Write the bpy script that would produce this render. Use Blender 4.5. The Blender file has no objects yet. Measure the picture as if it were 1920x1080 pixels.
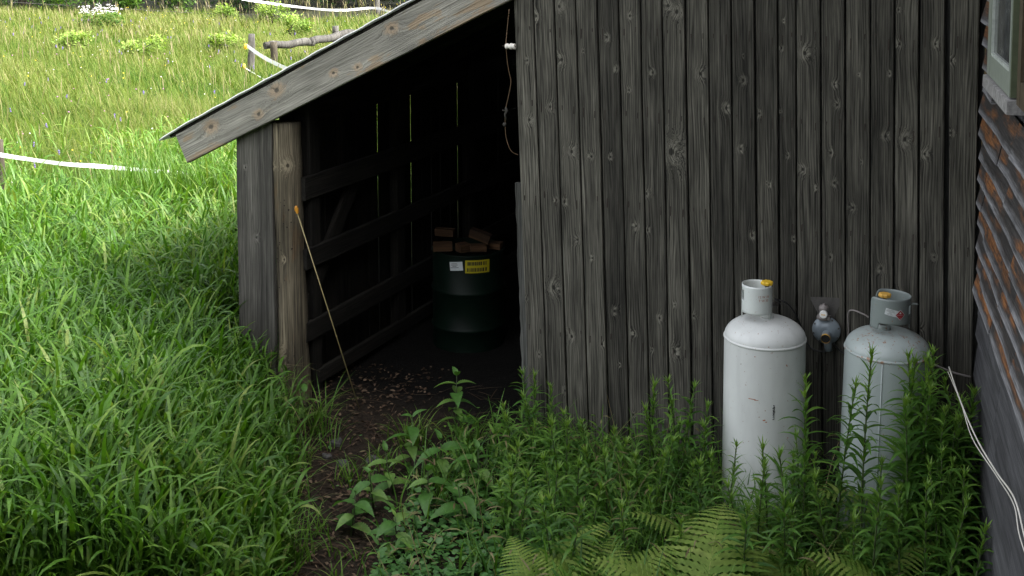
import bpy, math, random
import numpy as np
from mathutils import Vector, Matrix
from math import radians as R, sin, cos, pi

random.seed(7); rng = np.random.default_rng(11)
S = bpy.context.scene; COL = S.collection

# ------------------------------------------------------------------ camera, world, sun, exposure
cam = bpy.data.objects.new('camera', bpy.data.cameras.new('camera')); COL.objects.link(cam)
cam.location = (0, 0, 2.85); cam.rotation_euler = (R(90 - 5.056), 0, 0)
cam.data.sensor_width = 36; cam.data.lens = 43.125; cam.data.shift_y = -0.2453
cam.data.clip_end = 600; cam.data.clip_start = .05
S.camera = cam
SUN_EL, SUN_AZ = 47, 100            # azimuth clockwise from +Y (north): light comes from the right
wd = bpy.data.worlds.new('World'); S.world = wd; wd.use_nodes = True
wn = wd.node_tree; bg = wn.nodes['Background']
sky = wn.nodes.new('ShaderNodeTexSky'); sky.sky_type = 'NISHITA'; sky.sun_disc = False
sky.sun_elevation = R(SUN_EL); sky.sun_rotation = R(SUN_AZ)
sky.air_density = 0.7; sky.dust_density = 6.0; sky.ozone_density = 0.3
hs = wn.nodes.new('ShaderNodeHueSaturation'); hs.inputs['Saturation'].default_value = .20   # hazy, nearly white sky
wn.links.new(sky.outputs[0], hs.inputs['Color']); wn.links.new(hs.outputs[0], bg.inputs[0]); bg.inputs[1].default_value = 0.15
sun = bpy.data.objects.new('sun', bpy.data.lights.new('sun', 'SUN')); COL.objects.link(sun)
sun.data.energy = 0.72; sun.data.angle = R(18); sun.data.color = (1, .96, .90)
sv = Vector((sin(R(SUN_AZ)) * cos(R(SUN_EL)), cos(R(SUN_AZ)) * cos(R(SUN_EL)), sin(R(SUN_EL))))
sun.rotation_euler = sv.to_track_quat('Z', 'Y').to_euler()
vs = S.view_settings; vs.view_transform = 'Standard'; vs.look = 'None'; vs.gamma = 1; vs.use_curve_mapping = False
vs.exposure = 2.75
S.render.engine = 'CYCLES'
S.cycles.use_denoising = True
S.cycles.max_bounces = 8; S.cycles.transparent_max_bounces = 8

# ------------------------------------------------------------------ scene helpers
def tag(o, label=None, cat=None, group=None, kind=None):
    if label: o['label'] = label
    if cat: o['category'] = cat
    if group: o['group'] = group
    if kind: o['kind'] = kind
    return o

def link(o, parent=None):
    COL.objects.link(o)
    if parent is not None: o.parent = parent
    return o

def empty(name, loc=(0, 0, 0), rz=0, label=None, cat=None, group=None):
    o = bpy.data.objects.new(name, None); link(o)
    o.location = loc; o.rotation_euler = (0, 0, rz); o.empty_display_size = .1
    return tag(o, label, cat, group)

def mesh_np(name, V, F, mat=None, attrs=None, smooth=True):
    """F: (n,3) or (n,4) int array, or list of such arrays"""
    me = bpy.data.meshes.new(name)
    V = np.asarray(V, np.float32).reshape(-1, 3)
    Fs = F if isinstance(F, list) else [F]
    Fs = [np.asarray(f, np.int32) for f in Fs if len(f)]
    me.vertices.add(len(V)); me.vertices.foreach_set('co', V.ravel())
    nl = sum(f.size for f in Fs); npoly = sum(len(f) for f in Fs)
    me.loops.add(nl); me.polygons.add(npoly)
    me.loops.foreach_set('vertex_index', np.concatenate([f.ravel() for f in Fs]))
    tot = np.concatenate([np.full(len(f), f.shape[1], np.int32) for f in Fs])
    st = np.concatenate([[0], np.cumsum(tot)[:-1]]).astype(np.int32)
    me.polygons.foreach_set('loop_start', st)
    if smooth: me.polygons.foreach_set('use_smooth', np.ones(npoly, bool))
    if attrs:
        for k, a in attrs.items():
            at = me.attributes.new(k, 'FLOAT', 'POINT'); at.data.foreach_set('value', np.asarray(a, np.float32).ravel())
    me.update(calc_edges=True); me.validate()
    if mat: me.materials.append(mat)
    return me

def mob(name, me, parent=None, M=None):
    o = bpy.data.objects.new(name, me); link(o, parent)
    if M is not None: o.matrix_local = M
    return o

class MB:
    """collects polygons for one mesh object"""
    def __init__(s): s.v = []; s.f = []; s.sm = []
    def add(s, V, F, smooth=False, M=None):
        b = len(s.v)
        for p in V:
            p = Vector(p); s.v.append(tuple(M @ p if M is not None else p))
        for f in F: s.f.append([b + i for i in f]); s.sm.append(smooth)
        return s
    def box(s, a, b, M=None):
        x0, y0, z0 = a; x1, y1, z1 = b
        return s.add([(x0,y0,z0),(x1,y0,z0),(x1,y1,z0),(x0,y1,z0),(x0,y0,z1),(x1,y0,z1),(x1,y1,z1),(x0,y1,z1)],
                     [(0,3,2,1),(4,5,6,7),(0,1,5,4),(1,2,6,5),(2,3,7,6),(3,0,4,7)], M=M)
    def tube(s, pts, rad, n=8, cap=True, smooth=True):
        pts = [Vector(p) for p in pts]; V = []; F = []
        rad = rad if hasattr(rad, '__len__') else [rad] * len(pts)
        prev = None
        for i, p in enumerate(pts):
            t = (pts[min(i + 1, len(pts) - 1)] - pts[max(i - 1, 0)]).normalized()
            if prev is None:
                x = t.orthogonal().normalized()
            else:
                x = (prev - t * prev.dot(t)).normalized()
            prev = x; y = t.cross(x)
            for k in range(n):
                a = 2 * pi * k / n
                V.append(p + (x * cos(a) + y * sin(a)) * rad[i])
        for i in range(len(pts) - 1):
            for k in range(n):
                F.append((i*n+k, i*n+(k+1)%n, (i+1)*n+(k+1)%n, (i+1)*n+k))
        s.add(V, F, smooth)
        if cap:
            b = len(s.v) - len(V)
            s.f.append([b + k for k in range(n)][::-1]); s.sm.append(False)
            s.f.append([b + (len(pts)-1)*n + k for k in range(n)]); s.sm.append(False)
        return s
    def lathe(s, prof, n=32, M=None, smooth=True, cap=True):
        V = []; F = []
        for r, z in prof:
            for k in range(n):
                a = 2*pi*k/n; V.append((r*cos(a), r*sin(a), z))
        m = len(prof)
        for i in range(m - 1):
            for k in range(n):
                F.append((i*n+k, i*n+(k+1)%n, (i+1)*n+(k+1)%n, (i+1)*n+k))
        s.add(V, F, smooth, M)
        if cap:
            b = len(s.v) - len(V)
            if prof[0][0] > 1e-4: s.f.append([b + k for k in range(n)][::-1]); s.sm.append(False)
            if prof[-1][0] > 1e-4: s.f.append([b + (m-1)*n + k for k in range(n)]); s.sm.append(False)
        return s
    def build(s, name, mat, parent=None, M=None, solid=0):
        me = bpy.data.meshes.new(name); me.from_pydata(s.v, [], s.f); me.update()
        me.polygons.foreach_set('use_smooth', s.sm)
        me.materials.append(mat)
        o = mob(name, me, parent, M)
        if solid:
            md = o.modifiers.new('solid', 'SOLIDIFY'); md.thickness = solid; md.offset = 0
        return o

def rib(P, Wd, side):
    """flat strip"""
    V = []; F = []
    for p, w in zip(P, Wd):
        p = Vector(p); V += [p - side * w / 2, p + side * w / 2]
    for i in range(len(P) - 1): F.append((2*i, 2*i+1, 2*i+3, 2*i+2))
    return V, F

# ------------------------------------------------------------------ materials
class G:
    def __init__(s, name):
        s.m = bpy.data.materials.new(name); s.m.use_nodes = True
        s.t = s.m.node_tree; s.t.nodes.clear()
        s.out = s.t.nodes.new('ShaderNodeOutputMaterial')
    def n(s, typ, ins=None, **props):
        nd = s.t.nodes.new(typ)
        for k, v in props.items(): setattr(nd, k, v)
        for k, v in (ins or {}).items(): s.put(nd.inputs[k], v)
        return nd
    def put(s, inp, v):
        if isinstance(v, bpy.types.NodeSocket): s.t.links.new(v, inp)
        else:
            if inp.type == 'RGBA' and len(v) == 3: v = (*v, 1)
            inp.default_value = v
    def m_(s, op, a, b=0.0, c=None, clamp=False):
        nd = s.t.nodes.new('ShaderNodeMath'); nd.operation = op; nd.use_clamp = clamp
        s.put(nd.inputs[0], a); s.put(nd.inputs[1], b)
        if c is not None: s.put(nd.inputs[2], c)
        return nd.outputs[0]
    def vm(s, op, a, b=(0, 0, 0), out=0):
        nd = s.t.nodes.new('ShaderNodeVectorMath'); nd.operation = op
        s.put(nd.inputs[0], a)
        if op == 'SCALE': s.put(nd.inputs[3], b)
        else: s.put(nd.inputs[1], b)
        return nd.outputs[out]
    def mr(s, v, a, b, c=0.0, d=1.0):
        nd = s.n('ShaderNodeMapRange', {0: v, 1: a, 2: b, 3: c, 4: d}); return nd.outputs[0]
    def noise(s, vec, scale, detail=3, rough=.55, dist=0.0):
        nd = s.n('ShaderNodeTexNoise', {'Vector': vec, 'Scale': scale, 'Detail': detail, 'Roughness': rough, 'Distortion': dist}); return nd.outputs[0]
    def mix(s, f, a, b, mode='MIX'):
        nd = s.t.nodes.new('ShaderNodeMix'); nd.data_type = 'RGBA'; nd.blend_type = mode
        s.put(nd.inputs[0], f); s.put(nd.inputs[6], a); s.put(nd.inputs[7], b); return nd.outputs[2]
    def xyz(s, v):
        nd = s.n('ShaderNodeSeparateXYZ', {0: v}); return nd.outputs
    def cxyz(s, x, y, z):
        return s.n('ShaderNodeCombineXYZ', {0: x, 1: y, 2: z}).outputs[0]
    def obj(s): return s.n('ShaderNodeTexCoord').outputs['Object']
    def rand(s): return s.n('ShaderNodeObjectInfo').outputs['Random']
    def attr(s, name, typ='GEOMETRY', out='Fac'):
        return s.n('ShaderNodeAttribute', attribute_name=name, attribute_type=typ).outputs[out]
    def bump(s, h, strength=.5, dist=.01, normal=None):
        nd = s.n('ShaderNodeBump', {'Height': h, 'Strength': strength, 'Distance': dist})
        if normal is not None: s.put(nd.inputs['Normal'], normal)
        return nd.outputs[0]
    def bsdf(s, col, rough=.7, metal=0.0, normal=None, spec=.5, **ex):
        nd = s.n('ShaderNodeBsdfPrincipled', {'Base Color': col, 'Roughness': rough, 'Metallic': metal, 'Specular IOR Level': spec})
        for k, v in ex.items(): s.put(nd.inputs[k.replace('_', ' ')], v)
        if normal is not None: s.put(nd.inputs['Normal'], normal)
        return nd.outputs[0]
    def done(s, sh): s.t.links.new(sh, s.out.inputs[0]); return s.m

def plain(name, col, rough=.6, metal=0.0, spec=.4, var=.25, scale=30):
    g = G(name); n = g.noise(g.obj(), scale, 4, .6)
    c = g.mix(g.mr(n, .3, .7, 0, 1), tuple(x*(1-var) for x in col), tuple(min(1, x*(1+var)) for x in col))
    return g.done(g.bsdf(c, rough, metal, g.bump(n, .15, .002), spec))

NK = 6
def wood(name, dark, light, warm=None, warm_amt=0.0, knots=0, contrast=1.0, blot=.5, halo_col=None, streak=1.1, rough=.85, gscale=1.0, vary=(.7, 1.25), crack=.5):
    """weathered board; length runs along the object's local Z, x across the face"""
    g = G(name); oc = g.obj(); x, y, z = g.xyz(oc)
    r = g.rand(); r1 = g.m_('MULTIPLY', r, 37.0); r2 = g.m_('MULTIPLY', r, 91.7)
    gx = g.m_('ADD', x, y)
    # slow wander of the grain makes cathedral arcs
    wv = g.noise(g.cxyz(g.m_('MULTIPLY', gx, 9.0), r1, g.m_('MULTIPLY', z, 1.1)), 1.0, 2, .5)
    gx = g.m_('ADD', gx, g.m_('MULTIPLY', g.m_('SUBTRACT', wv, .5), .05))
    core = None; halo = None
    kn_ = g.noise(oc, 55, 3, .6)
    for i in range(knots):
        kx, kz, kr = g.xyz(g.attr('knot_%d' % i, 'OBJECT', 'Vector'))
        dx = g.m_('DIVIDE', g.m_('SUBTRACT', x, kx), kr); dz = g.m_('DIVIDE', g.m_('SUBTRACT', z, kz), g.m_('MULTIPLY', kr, 1.35))
        d2 = g.m_('ADD', g.m_('MULTIPLY', dx, dx), g.m_('MULTIPLY', dz, dz))
        # grain parts around a knot: height field whose contour lines are the grain
        d2 = g.m_('MULTIPLY', d2, g.mr(kn_, .3, .7, .55, 1.6)); e = g.m_('EXPONENT', g.m_('MULTIPLY', d2, -.34))
        sg = 1 if i % 2 == 0 else -1
        gx = g.m_('ADD', gx, g.m_('MULTIPLY', g.m_('MULTIPLY', e, kr), 1.7 * sg))
        c = g.m_('EXPONENT', g.m_('MULTIPLY', d2, -2.6)); h = g.m_('EXPONENT', g.m_('MULTIPLY', d2, -.55))
        core = c if core is None else g.m_('MAXIMUM', core, c); halo = h if halo is None else g.m_('MAXIMUM', halo, h)
    gv = g.cxyz(g.m_('MULTIPLY', gx, 95.0 * gscale), r1, g.m_('MULTIPLY', z, 2.2))
    g1 = g.noise(gv, 1.0, 4, .62)
    gv2 = g.cxyz(g.m_('MULTIPLY', gx, 210.0 * gscale), r2, g.m_('MULTIPLY', z, 5.0))
    g2 = g.noise(gv2, 1.0, 3, .6)
    ring = g.m_('SINE', g.m_('ADD', g.m_('MULTIPLY', gx, 520.0 * gscale), g.m_('MULTIPLY', g1, 9.0)))
    gr = g.m_('ADD', g.m_('MULTIPLY', g1, .42), g.m_('ADD', g.m_('MULTIPLY', g2, .56), g.m_('MULTIPLY', ring, .05)))
    f = g.mr(gr, .5 - .17 / contrast, .5 + .20 / contrast, 0, 1)
    col = g.mix(f, dark, light)
    sk = g.noise(g.cxyz(g.m_('MULTIPLY', gx, 42.0), r2, g.m_('MULTIPLY', z, .55)), 1.0, 3, .6)
    skk = g.mr(sk, .35, .62, 1 - blot * streak, 1 + blot * .3)
    col = g.mix(1.0, col, g.n('ShaderNodeCombineColor', {0: skk, 1: skk, 2: skk}).outputs[0], 'MULTIPLY')
    bl = g.noise(g.cxyz(g.m_('MULTIPLY', x, 7.0), g.m_('ADD', r1, y), g.m_('MULTIPLY', z, 1.6)), 1.0, 4, .6)
    k = g.m_('MULTIPLY', g.mr(bl, .3, .7, 1 - blot, 1 + blot * .55), g.mr(r, 0, 1, *vary))
    col = g.mix(1.0, col, g.n('ShaderNodeCombineColor', {0: k, 1: k, 2: k}).outputs[0], 'MULTIPLY')
    if warm:
        wn_ = g.noise(g.cxyz(g.m_('MULTIPLY', x, 11.0), g.m_('ADD', r2, y), g.m_('MULTIPLY', z, 3.2)), 1.0, 5, .62)
        wm = g.mr(wn_, .60 - warm_amt * .3, .66 - warm_amt * .3, 0, 1)
        col = g.mix(g.m_('MULTIPLY', wm, min(1, .35 + warm_amt)), col, g.mix(f, tuple(c * .55 for c in warm), warm))
    bh = gr
    if knots:
        lh = g.mr(halo, .12, .55, 0, 1)
        col = g.mix(g.m_('MULTIPLY', lh, g.mr(f, .1, .9, .15, .5)) if halo_col else g.m_('MULTIPLY', lh, g.mr(f, .2, .9, .10, .72)), col, halo_col or tuple(min(1, c * 1.5) for c in light))
        col = g.mix(g.mr(core, .45, .75, 0, .86), col, tuple(c * .5 for c in dark))
        bh = g.m_('SUBTRACT', g.m_('ADD', gr, g.m_('MULTIPLY', halo, .35)), g.m_('MULTIPLY', core, .9))
    # drying cracks along the grain
    cv = g.noise(g.cxyz(g.m_('MULTIPLY', gx, 60.0), r2, g.m_('MULTIPLY', z, .9)), 1.0, 2, .5)
    cr = g.mr(g.m_('ABSOLUTE', g.m_('SUBTRACT', cv, .5)), .0, .012, crack, 0)
    brk = g.mr(g.noise(g.cxyz(g.m_('MULTIPLY', x, 20.0), r1, g.m_('MULTIPLY', z, 2.5)), 1.0, 2, .5), .5, .58, 0, 1)
    cr = g.m_('MULTIPLY', cr, brk)
    col = g.mix(cr, col, tuple(c * .3 for c in dark))
    bh = g.m_('SUBTRACT', bh, g.m_('MULTIPLY', cr, .8))
    return g.done(g.bsdf(col, rough, 0, g.bump(bh, .85, .006), .25))

def foliage(name, cols, rough=.45, trans=.35, spec=.45, attr='rnd', tipcol=None):
    g = G(name); a = g.attr(attr)
    rp = g.n('ShaderNodeValToRGB', {0: a}); el = rp.color_ramp.elements
    el[0].position = 0; el[0].color = (*cols[0], 1); el[1].position = 1; el[1].color = (*cols[-1], 1)
    for i, c in enumerate(cols[1:-1]):
        e = el.new((i + 1) / (len(cols) - 1)); e.color = (*c, 1)
    col = rp.outputs[0]
    if tipcol: col = g.mix(g.mr(g.attr('along'), .45, 1.0, 0, .75), col, tipcol)
    vn = g.noise(g.obj(), 40, 2, .5)
    kk = g.mr(vn, .3, .7, .8, 1.2)
    col = g.mix(1.0, col, g.n('ShaderNodeCombineColor', {0: kk, 1: kk, 2: kk}).outputs[0], 'MULTIPLY')
    p = g.bsdf(col, rough, 0, None, spec)
    tc = g.mix(1.0, col, (1.25, 1.35, .6), 'MULTIPLY')
    t = g.n('ShaderNodeBsdfTranslucent', {0: tc}).outputs[0]
    ms = g.n('ShaderNodeMixShader', {0: trans, 1: p, 2: t})
    return g.done(ms.outputs[0])

M = {}
M['plank'] = wood('weathered_plank', (.0195, .0190, .0152), (.166, .158, .130), knots=NK, contrast=1.18, blot=.48, vary=(.58, 1.25), streak=.6)
M['plank_plain'] = wood('weathered_board', (.03, .031, .028), (.12, .122, .112), contrast=1.0)
M['fascia'] = wood('weathered_rake_board', (.13, .125, .105), (.44, .425, .37), (.40, .26, .13), .16, knots=NK, contrast=.85, blot=.3, vary=(.95, .95), streak=.5, halo_col=(.50, .31, .15))
M['corner_board'] = wood('dark_corner_board', (.04, .038, .033), (.15, .143, .125), contrast=.9, blot=.4, vary=(1, 1), knots=2)
M['post'] = wood('barked_post', (.05, .041, .028), (.24, .205, .14), (.16, .10, .05), .10, contrast=1.0, blot=.5, vary=(1, 1), knots=4, gscale=.7)
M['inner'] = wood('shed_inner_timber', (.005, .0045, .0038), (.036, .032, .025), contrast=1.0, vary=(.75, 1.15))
def clap_mat():
    g = G('worn_clapboard'); oc = g.obj(); x, y, z = g.xyz(oc); r = g.m_('MULTIPLY', g.rand(), 53.0)
    n1 = g.noise(g.cxyz(g.m_('MULTIPLY', x, 150.0), r, g.m_('MULTIPLY', z, 6.0)), 1, 4, .65)
    n2 = g.noise(g.cxyz(g.m_('MULTIPLY', x, 14.0), r, g.m_('MULTIPLY', z, 3.2)), 1, 4, .6)
    n3 = g.noise(g.cxyz(g.m_('MULTIPLY', x, 30.0), g.m_('ADD', r, 7.0), g.m_('MULTIPLY', z, 9.0)), 1, 4, .65)
    grey = g.mix(g.mr(n1, .3, .7), (.07, .07, .075), (.27, .27, .285))
    brown = g.mix(g.mr(n1, .3, .7), (.075, .027, .009), (.27, .115, .04))
    dark = g.mix(g.mr(n1, .3, .7), (.010, .009, .009), (.05, .045, .043))
    n4 = g.noise(g.cxyz(g.m_('MULTIPLY', x, 9.0), g.m_('ADD', r, 3.0), g.m_('MULTIPLY', z, 1.7)), 1, 4, .55)
    edge = g.m_('ADD', x, g.m_('MULTIPLY', g.m_('SUBTRACT', n2, .5), .055))
    up = g.mix(g.m_('MULTIPLY', g.mr(n4, .46, .58), g.mr(n3, .66, .48)), dark, brown)
    c = g.mix(g.mr(edge, -.062, -.030), grey, g.mix(g.mr(edge, -.036, -.022), dark, up))
    k = g.mr(g.rand(), 0, 1, .75, 1.15)
    c = g.mix(1.0, c, g.n('ShaderNodeCombineColor', {0: k, 1: k, 2: k}).outputs[0], 'MULTIPLY')
    return g.done(g.bsdf(c, .75, 0, g.bump(n1, .6, .004), .3))
M['clap'] = clap_mat()
M['clap_dark'] = wood('dark_painted_clapboard', (.035, .035, .038), (.12, .12, .128), contrast=.7, blot=.35, vary=(.85, 1.1), crack=.25)
M['tan_trim'] = wood('tan_trim', (.08, .06, .025), (.20, .15, .07), contrast=.8, vary=(1, 1))
M['grey_wood'] = wood('silver_grey_timber', (.035, .033, .029), (.15, .142, .125), contrast=1.0, vary=(.85, 1.15))
M['firewood'] = wood('sawn_firewood', (.03, .015, .007), (.10, .052, .022), contrast=.8, vary=(.6, 1.3))
M['sash'] = plain('sage_painted_sash', (.20, .225, .19), .5, var=.08, scale=25)
M['bead'] = plain('pale_glazing_putty', (.36, .39, .36), .6)
M['sill'] = plain('weathered_sill', (.22, .215, .21), .8, var=.4, scale=45)
M['dark_frame'] = plain('dark_brown_frame', (.05, .036, .018), .7)
M['sash_side'] = plain('shaded_green_paint', (.075, .09, .05), .55, var=.15)  # darker sash green, with the shade of its near side painted in
M['tin'] = plain('weathered_roof_tin', (.74, .75, .75), .45, .0, .5, .12, 8)
M['black'] = plain('black_rubber', (.012, .012, .013), .45)
M['iron'] = plain('dull_iron', (.09, .085, .08), .55, .4)
M['rust_iron'] = plain('rusted_nail', (.022, .015, .011), .8)
M['ceramic'] = plain('white_ceramic', (.75, .72, .66), .25, var=.06)
M['white_plastic'] = plain('white_plastic', (.78, .78, .76), .4, var=.05)
M['tape'] = plain('white_fence_tape', (.86, .86, .87), .5, var=.05)
M['yellow'] = plain('yellow_plastic', (.72, .46, .03), .35, var=.1)
M['ochre'] = plain('ochre_plastic', (.62, .36, .07), .5, var=.1)
M['orange'] = plain('orange_plastic', (.46, .20, .015), .4, var=.1)
M['rod'] = plain('pale_rod', (.24, .20, .09), .5, var=.15)
M['reg_grey'] = plain('grey_regulator_paint', (.20, .235, .26), .38, .15, .5, .14, 22)
M['reg_brown'] = plain('brownish_cast_metal', (.22, .20, .19), .5, .2, .5, .15)
M['paper'] = plain('paper_label', (.55, .58, .58), .55, var=.05)
M['label_yellow'] = plain('yellow_label', (.40, .34, .01), .5, var=.06)
M['ink'] = plain('black_print', (.015, .015, .016), .6, var=.05)
M['red_print'] = plain('dark_red_print', (.30, .022, .03), .5, var=.06)
M['rust_print'] = plain('rust_lettering', (.38, .12, .045), .7)
M['stone'] = plain('grey_fieldstone', (.055, .054, .050), .9, var=.35, scale=20)
M['cable'] = plain('white_cable', (.62, .60, .54), .45, var=.05)
M['copper'] = plain('tarnished_wire', (.13, .085, .05), .5, .5)
M['roof_dark'] = plain('dark_shingle', (.05, .05, .052), .9)

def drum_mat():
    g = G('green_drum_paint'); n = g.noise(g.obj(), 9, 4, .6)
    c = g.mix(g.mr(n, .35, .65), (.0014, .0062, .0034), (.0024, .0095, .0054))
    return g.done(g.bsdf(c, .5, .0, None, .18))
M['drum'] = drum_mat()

def tank_mat(name, base, seam_z, rust):
    g = G(name); oc = g.obj(); x, y, z = g.xyz(oc)
    n = g.noise(oc, 5, 4, .6); c = g.mix(g.mr(n, .3, .7), tuple(v * .9 for v in base), base)
    dirt = g.noise(g.cxyz(g.m_('MULTIPLY', x, 14), g.m_('MULTIPLY', y, 14), g.m_('MULTIPLY', z, 2.2)), 1, 4, .6)
    c = g.mix(g.mr(dirt, .50, .78, 0, .5), c, tuple(v * .72 for v in base))
    # chips
    ch = g.noise(oc, 46, 2, .5); chm = g.m_('MULTIPLY', g.mr(ch, .755, .77), g.mr(g.noise(oc, 7, 2), .42, .55))
    c = g.mix(chm, c, (.16, .10, .06))
    # rust freckles, strongest round the weld and on the crown of the old tank
    fr = g.noise(oc, 75, 3, .65); band = g.mr(g.m_('ABSOLUTE', g.m_('SUBTRACT', z, seam_z)), 0, .02, 1, 0)
    top = g.mr(z, seam_z + .02, seam_z + .07, 0, 1)
    amt = g.m_('ADD', g.m_('MULTIPLY', band, rust * .8), g.m_('MULTIPLY', top, rust * .42))
    big = g.mr(g.noise(oc, 6, 3, .6), .42, .6, .15, 1)
    thr = g.m_('SUBTRACT', .675, g.m_('MULTIPLY', g.m_('MULTIPLY', amt, big), .27))
    rm = g.mr(g.m_('SUBTRACT', fr, thr), 0, .05)
    c = g.mix(g.m_('MULTIPLY', rm, .85), c, (.26, .115, .045))
    return g.done(g.bsdf(c, .34, 0, g.bump(g.noise(oc, 25, 3), .06, .003), .5))
M['tank_a'] = tank_mat('white_tank_paint', (.64, .66, .645), .90, .25)
M['tank_b'] = tank_mat('old_white_tank_paint', (.37, .42, .41), .905, 1.0)
M['collar_a'] = tank_mat('white_collar_paint', (.66, .70, .68), -9, 0)
M['collar_b'] = tank_mat('grey_collar_paint', (.20, .232, .225), -9, 0)

def glass_mat():
    g = G('dusty_window_glass'); n = g.noise(g.obj(), 14, 5, .65)
    d = g.bsdf((.16, .17, .165), .6)
    gl = g.bsdf((.015, .016, .017), .04, 0, None, .6)
    return g.done(g.n('ShaderNodeMixShader', {0: g.mr(n, .35, .75, .08, .5), 1: gl, 2: d}).outputs[0])
M['glass'] = glass_mat()

def ground_mat():
    g = G('earth_and_turf'); geo = g.n('ShaderNodeNewGeometry').outputs['Position']
    x, y, z = g.xyz(geo)
    n = g.noise(geo, 3.0, 6, .65); n2 = g.noise(geo, 38, 5, .7); n3 = g.noise(geo, 140, 3, .6)
    soil = g.mix(g.mr(n2, .3, .7), (.008, .006, .0045), (.042, .031, .021))
    soil = g.mix(g.mr(n, .45, .65, 0, .6), soil, (.020, .015, .010))
    turf = g.mix(g.mr(n2, .3, .7), (.018, .026, .008), (.06, .075, .02))
    far = g.mr(y, 10, 16)
    turf = g.mix(far, turf, g.mix(g.mr(n2, .3, .7), (.035, .05, .006), (.08, .095, .014)))
    edge = g.m_('ADD', g.m_('MULTIPLY', g.m_('SUBTRACT', n, .5), .9), x)
    c = g.mix(g.mr(edge, -1.9, -1.45), turf, soil)
    c = g.mix(g.mr(y, 8, 12), c, turf)
    # shed floor painted near black to stand for the shade inside
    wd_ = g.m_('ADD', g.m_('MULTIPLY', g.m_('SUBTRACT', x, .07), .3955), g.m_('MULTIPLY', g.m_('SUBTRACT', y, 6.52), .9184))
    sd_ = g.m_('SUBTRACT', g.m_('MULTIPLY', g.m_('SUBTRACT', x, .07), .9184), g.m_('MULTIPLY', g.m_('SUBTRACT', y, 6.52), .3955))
    shade_mk = g.m_('MULTIPLY', g.mr(g.m_('ADD', wd_, g.m_('MULTIPLY', n, .5)), .35, .75), g.mr(sd_, -1.66, -1.6))
    c = g.mix(shade_mk, c, g.mix(g.mr(n2, .3, .7), (.002, .002, .0017), (.009, .008, .0065)))
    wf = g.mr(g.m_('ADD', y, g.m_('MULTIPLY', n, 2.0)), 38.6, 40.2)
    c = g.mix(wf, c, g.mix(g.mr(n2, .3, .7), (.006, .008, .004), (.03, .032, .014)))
    h = g.m_('ADD', g.m_('MULTIPLY', n2, .7), g.m_('MULTIPLY', n3, .3))
    return g.done(g.bsdf(c, .95, 0, g.bump(h, .9, .03), .15))
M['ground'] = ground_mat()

M['canary'] = foliage('broad_grass_blades', [(.030, .085, .008), (.048, .124, .010), (.070, .158, .014), (.100, .182, .024), (.15, .20, .04)], .5, .36, .28)
M['meadow'] = foliage('meadow_grass_blades', [(.022, .058, .005), (.055, .102, .011), (.088, .124, .018), (.122, .140, .034), (.18, .178, .075)], .65, .38, .12)
M['golden'] = foliage('goldenrod_leaves', [(.044, .120, .022), (.078, .182, .028), (.118, .235, .040), (.19, .31, .05)], .46, .38, .36)
M['stem'] = plain('plant_stem', (.05, .075, .025), .6)
M['fern'] = foliage('fern_fronds', [(.13, .225, .040), (.19, .275, .055), (.27, .33, .09)], .6, .36, .2)
M['nettle'] = foliage('broad_leaves', [(.052, .140, .026), (.082, .185, .034), (.125, .225, .05)], .5, .32, .4)
M['creeper'] = foliage('creeping_leaves', [(.040, .125, .028), (.065, .175, .040), (.105, .22, .065)], .5, .28, .45)
M['dead'] = foliage('dead_leaf_litter', [(.030, .019, .012), (.078, .050, .032), (.14, .10, .068)], .85, .15, .2)
M['tree_leaf'] = foliage('tree_leaves', [(.015, .045, .010), (.030, .085, .014), (.055, .125, .020)], .5, .3, .4)
M['shrub_leaf'] = foliage('shrub_leaves', [(.040, .10, .018), (.075, .155, .025), (.13, .20, .035)], .5, .35, .4)
M['bark'] = wood('tree_bark', (.04, .032, .025), (.16, .135, .11), contrast=1.0, gscale=.3)
M['petal_white'] = plain('white_petals', (.48, .47, .46), .6, var=.04)
M['petal_purple'] = plain('purple_petals', (.13, .09, .26), .6)
M['petal_pink'] = plain('pink_petals', (.30, .15, .22), .6)
M['petal_yellow'] = plain('yellow_petals', (.75, .58, .03), .6)

# ------------------------------------------------------------------ ground
def gz(x, y):
    x = np.asarray(x, float); y = np.asarray(y, float)
    far = np.clip((y - 9) / 10, 0, 1)
    h = .05 * np.sin(x * .9 + 1.3) * np.sin(y * .7) + .14 * np.sin(x * .31 + y * .21)
    return h * far * .8 + .012 * np.sin(x * 5.1 + y * 2.3) * np.sin(y * 6.3 - x)

xs = np.concatenate([[-260, -120, -60, -35], np.arange(-20, -6, .8), np.arange(-6, 6, .2), np.arange(6, 22, .8), [35, 60, 120, 260]])
ys = np.concatenate([[-120, -50, -20, -8], np.arange(-4, 4, .8), np.arange(4, 13, .2), np.arange(13, 60, 1.0), [80, 120, 200, 400]])
X, Y = np.meshgrid(xs, ys); Z = gz(X, Y); nx, ny = len(xs), len(ys)
idx = np.arange(nx * ny).reshape(ny, nx)
F = np.stack([idx[:-1, :-1], idx[:-1, 1:], idx[1:, 1:], idx[1:, :-1]], -1).reshape(-1, 4)
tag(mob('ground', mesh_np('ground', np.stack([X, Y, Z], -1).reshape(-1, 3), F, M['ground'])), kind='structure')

# ------------------------------------------------------------------ barn frame: x along the front wall, y inward, z up
BA = R(-23.3); BO = (.07, 6.52, 0)
Um = Matrix.Translation(BO) @ Matrix.Rotation(BA, 4, 'Z')
def bw(s, w, z=0): return Um @ Vector((s, w, z))

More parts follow.
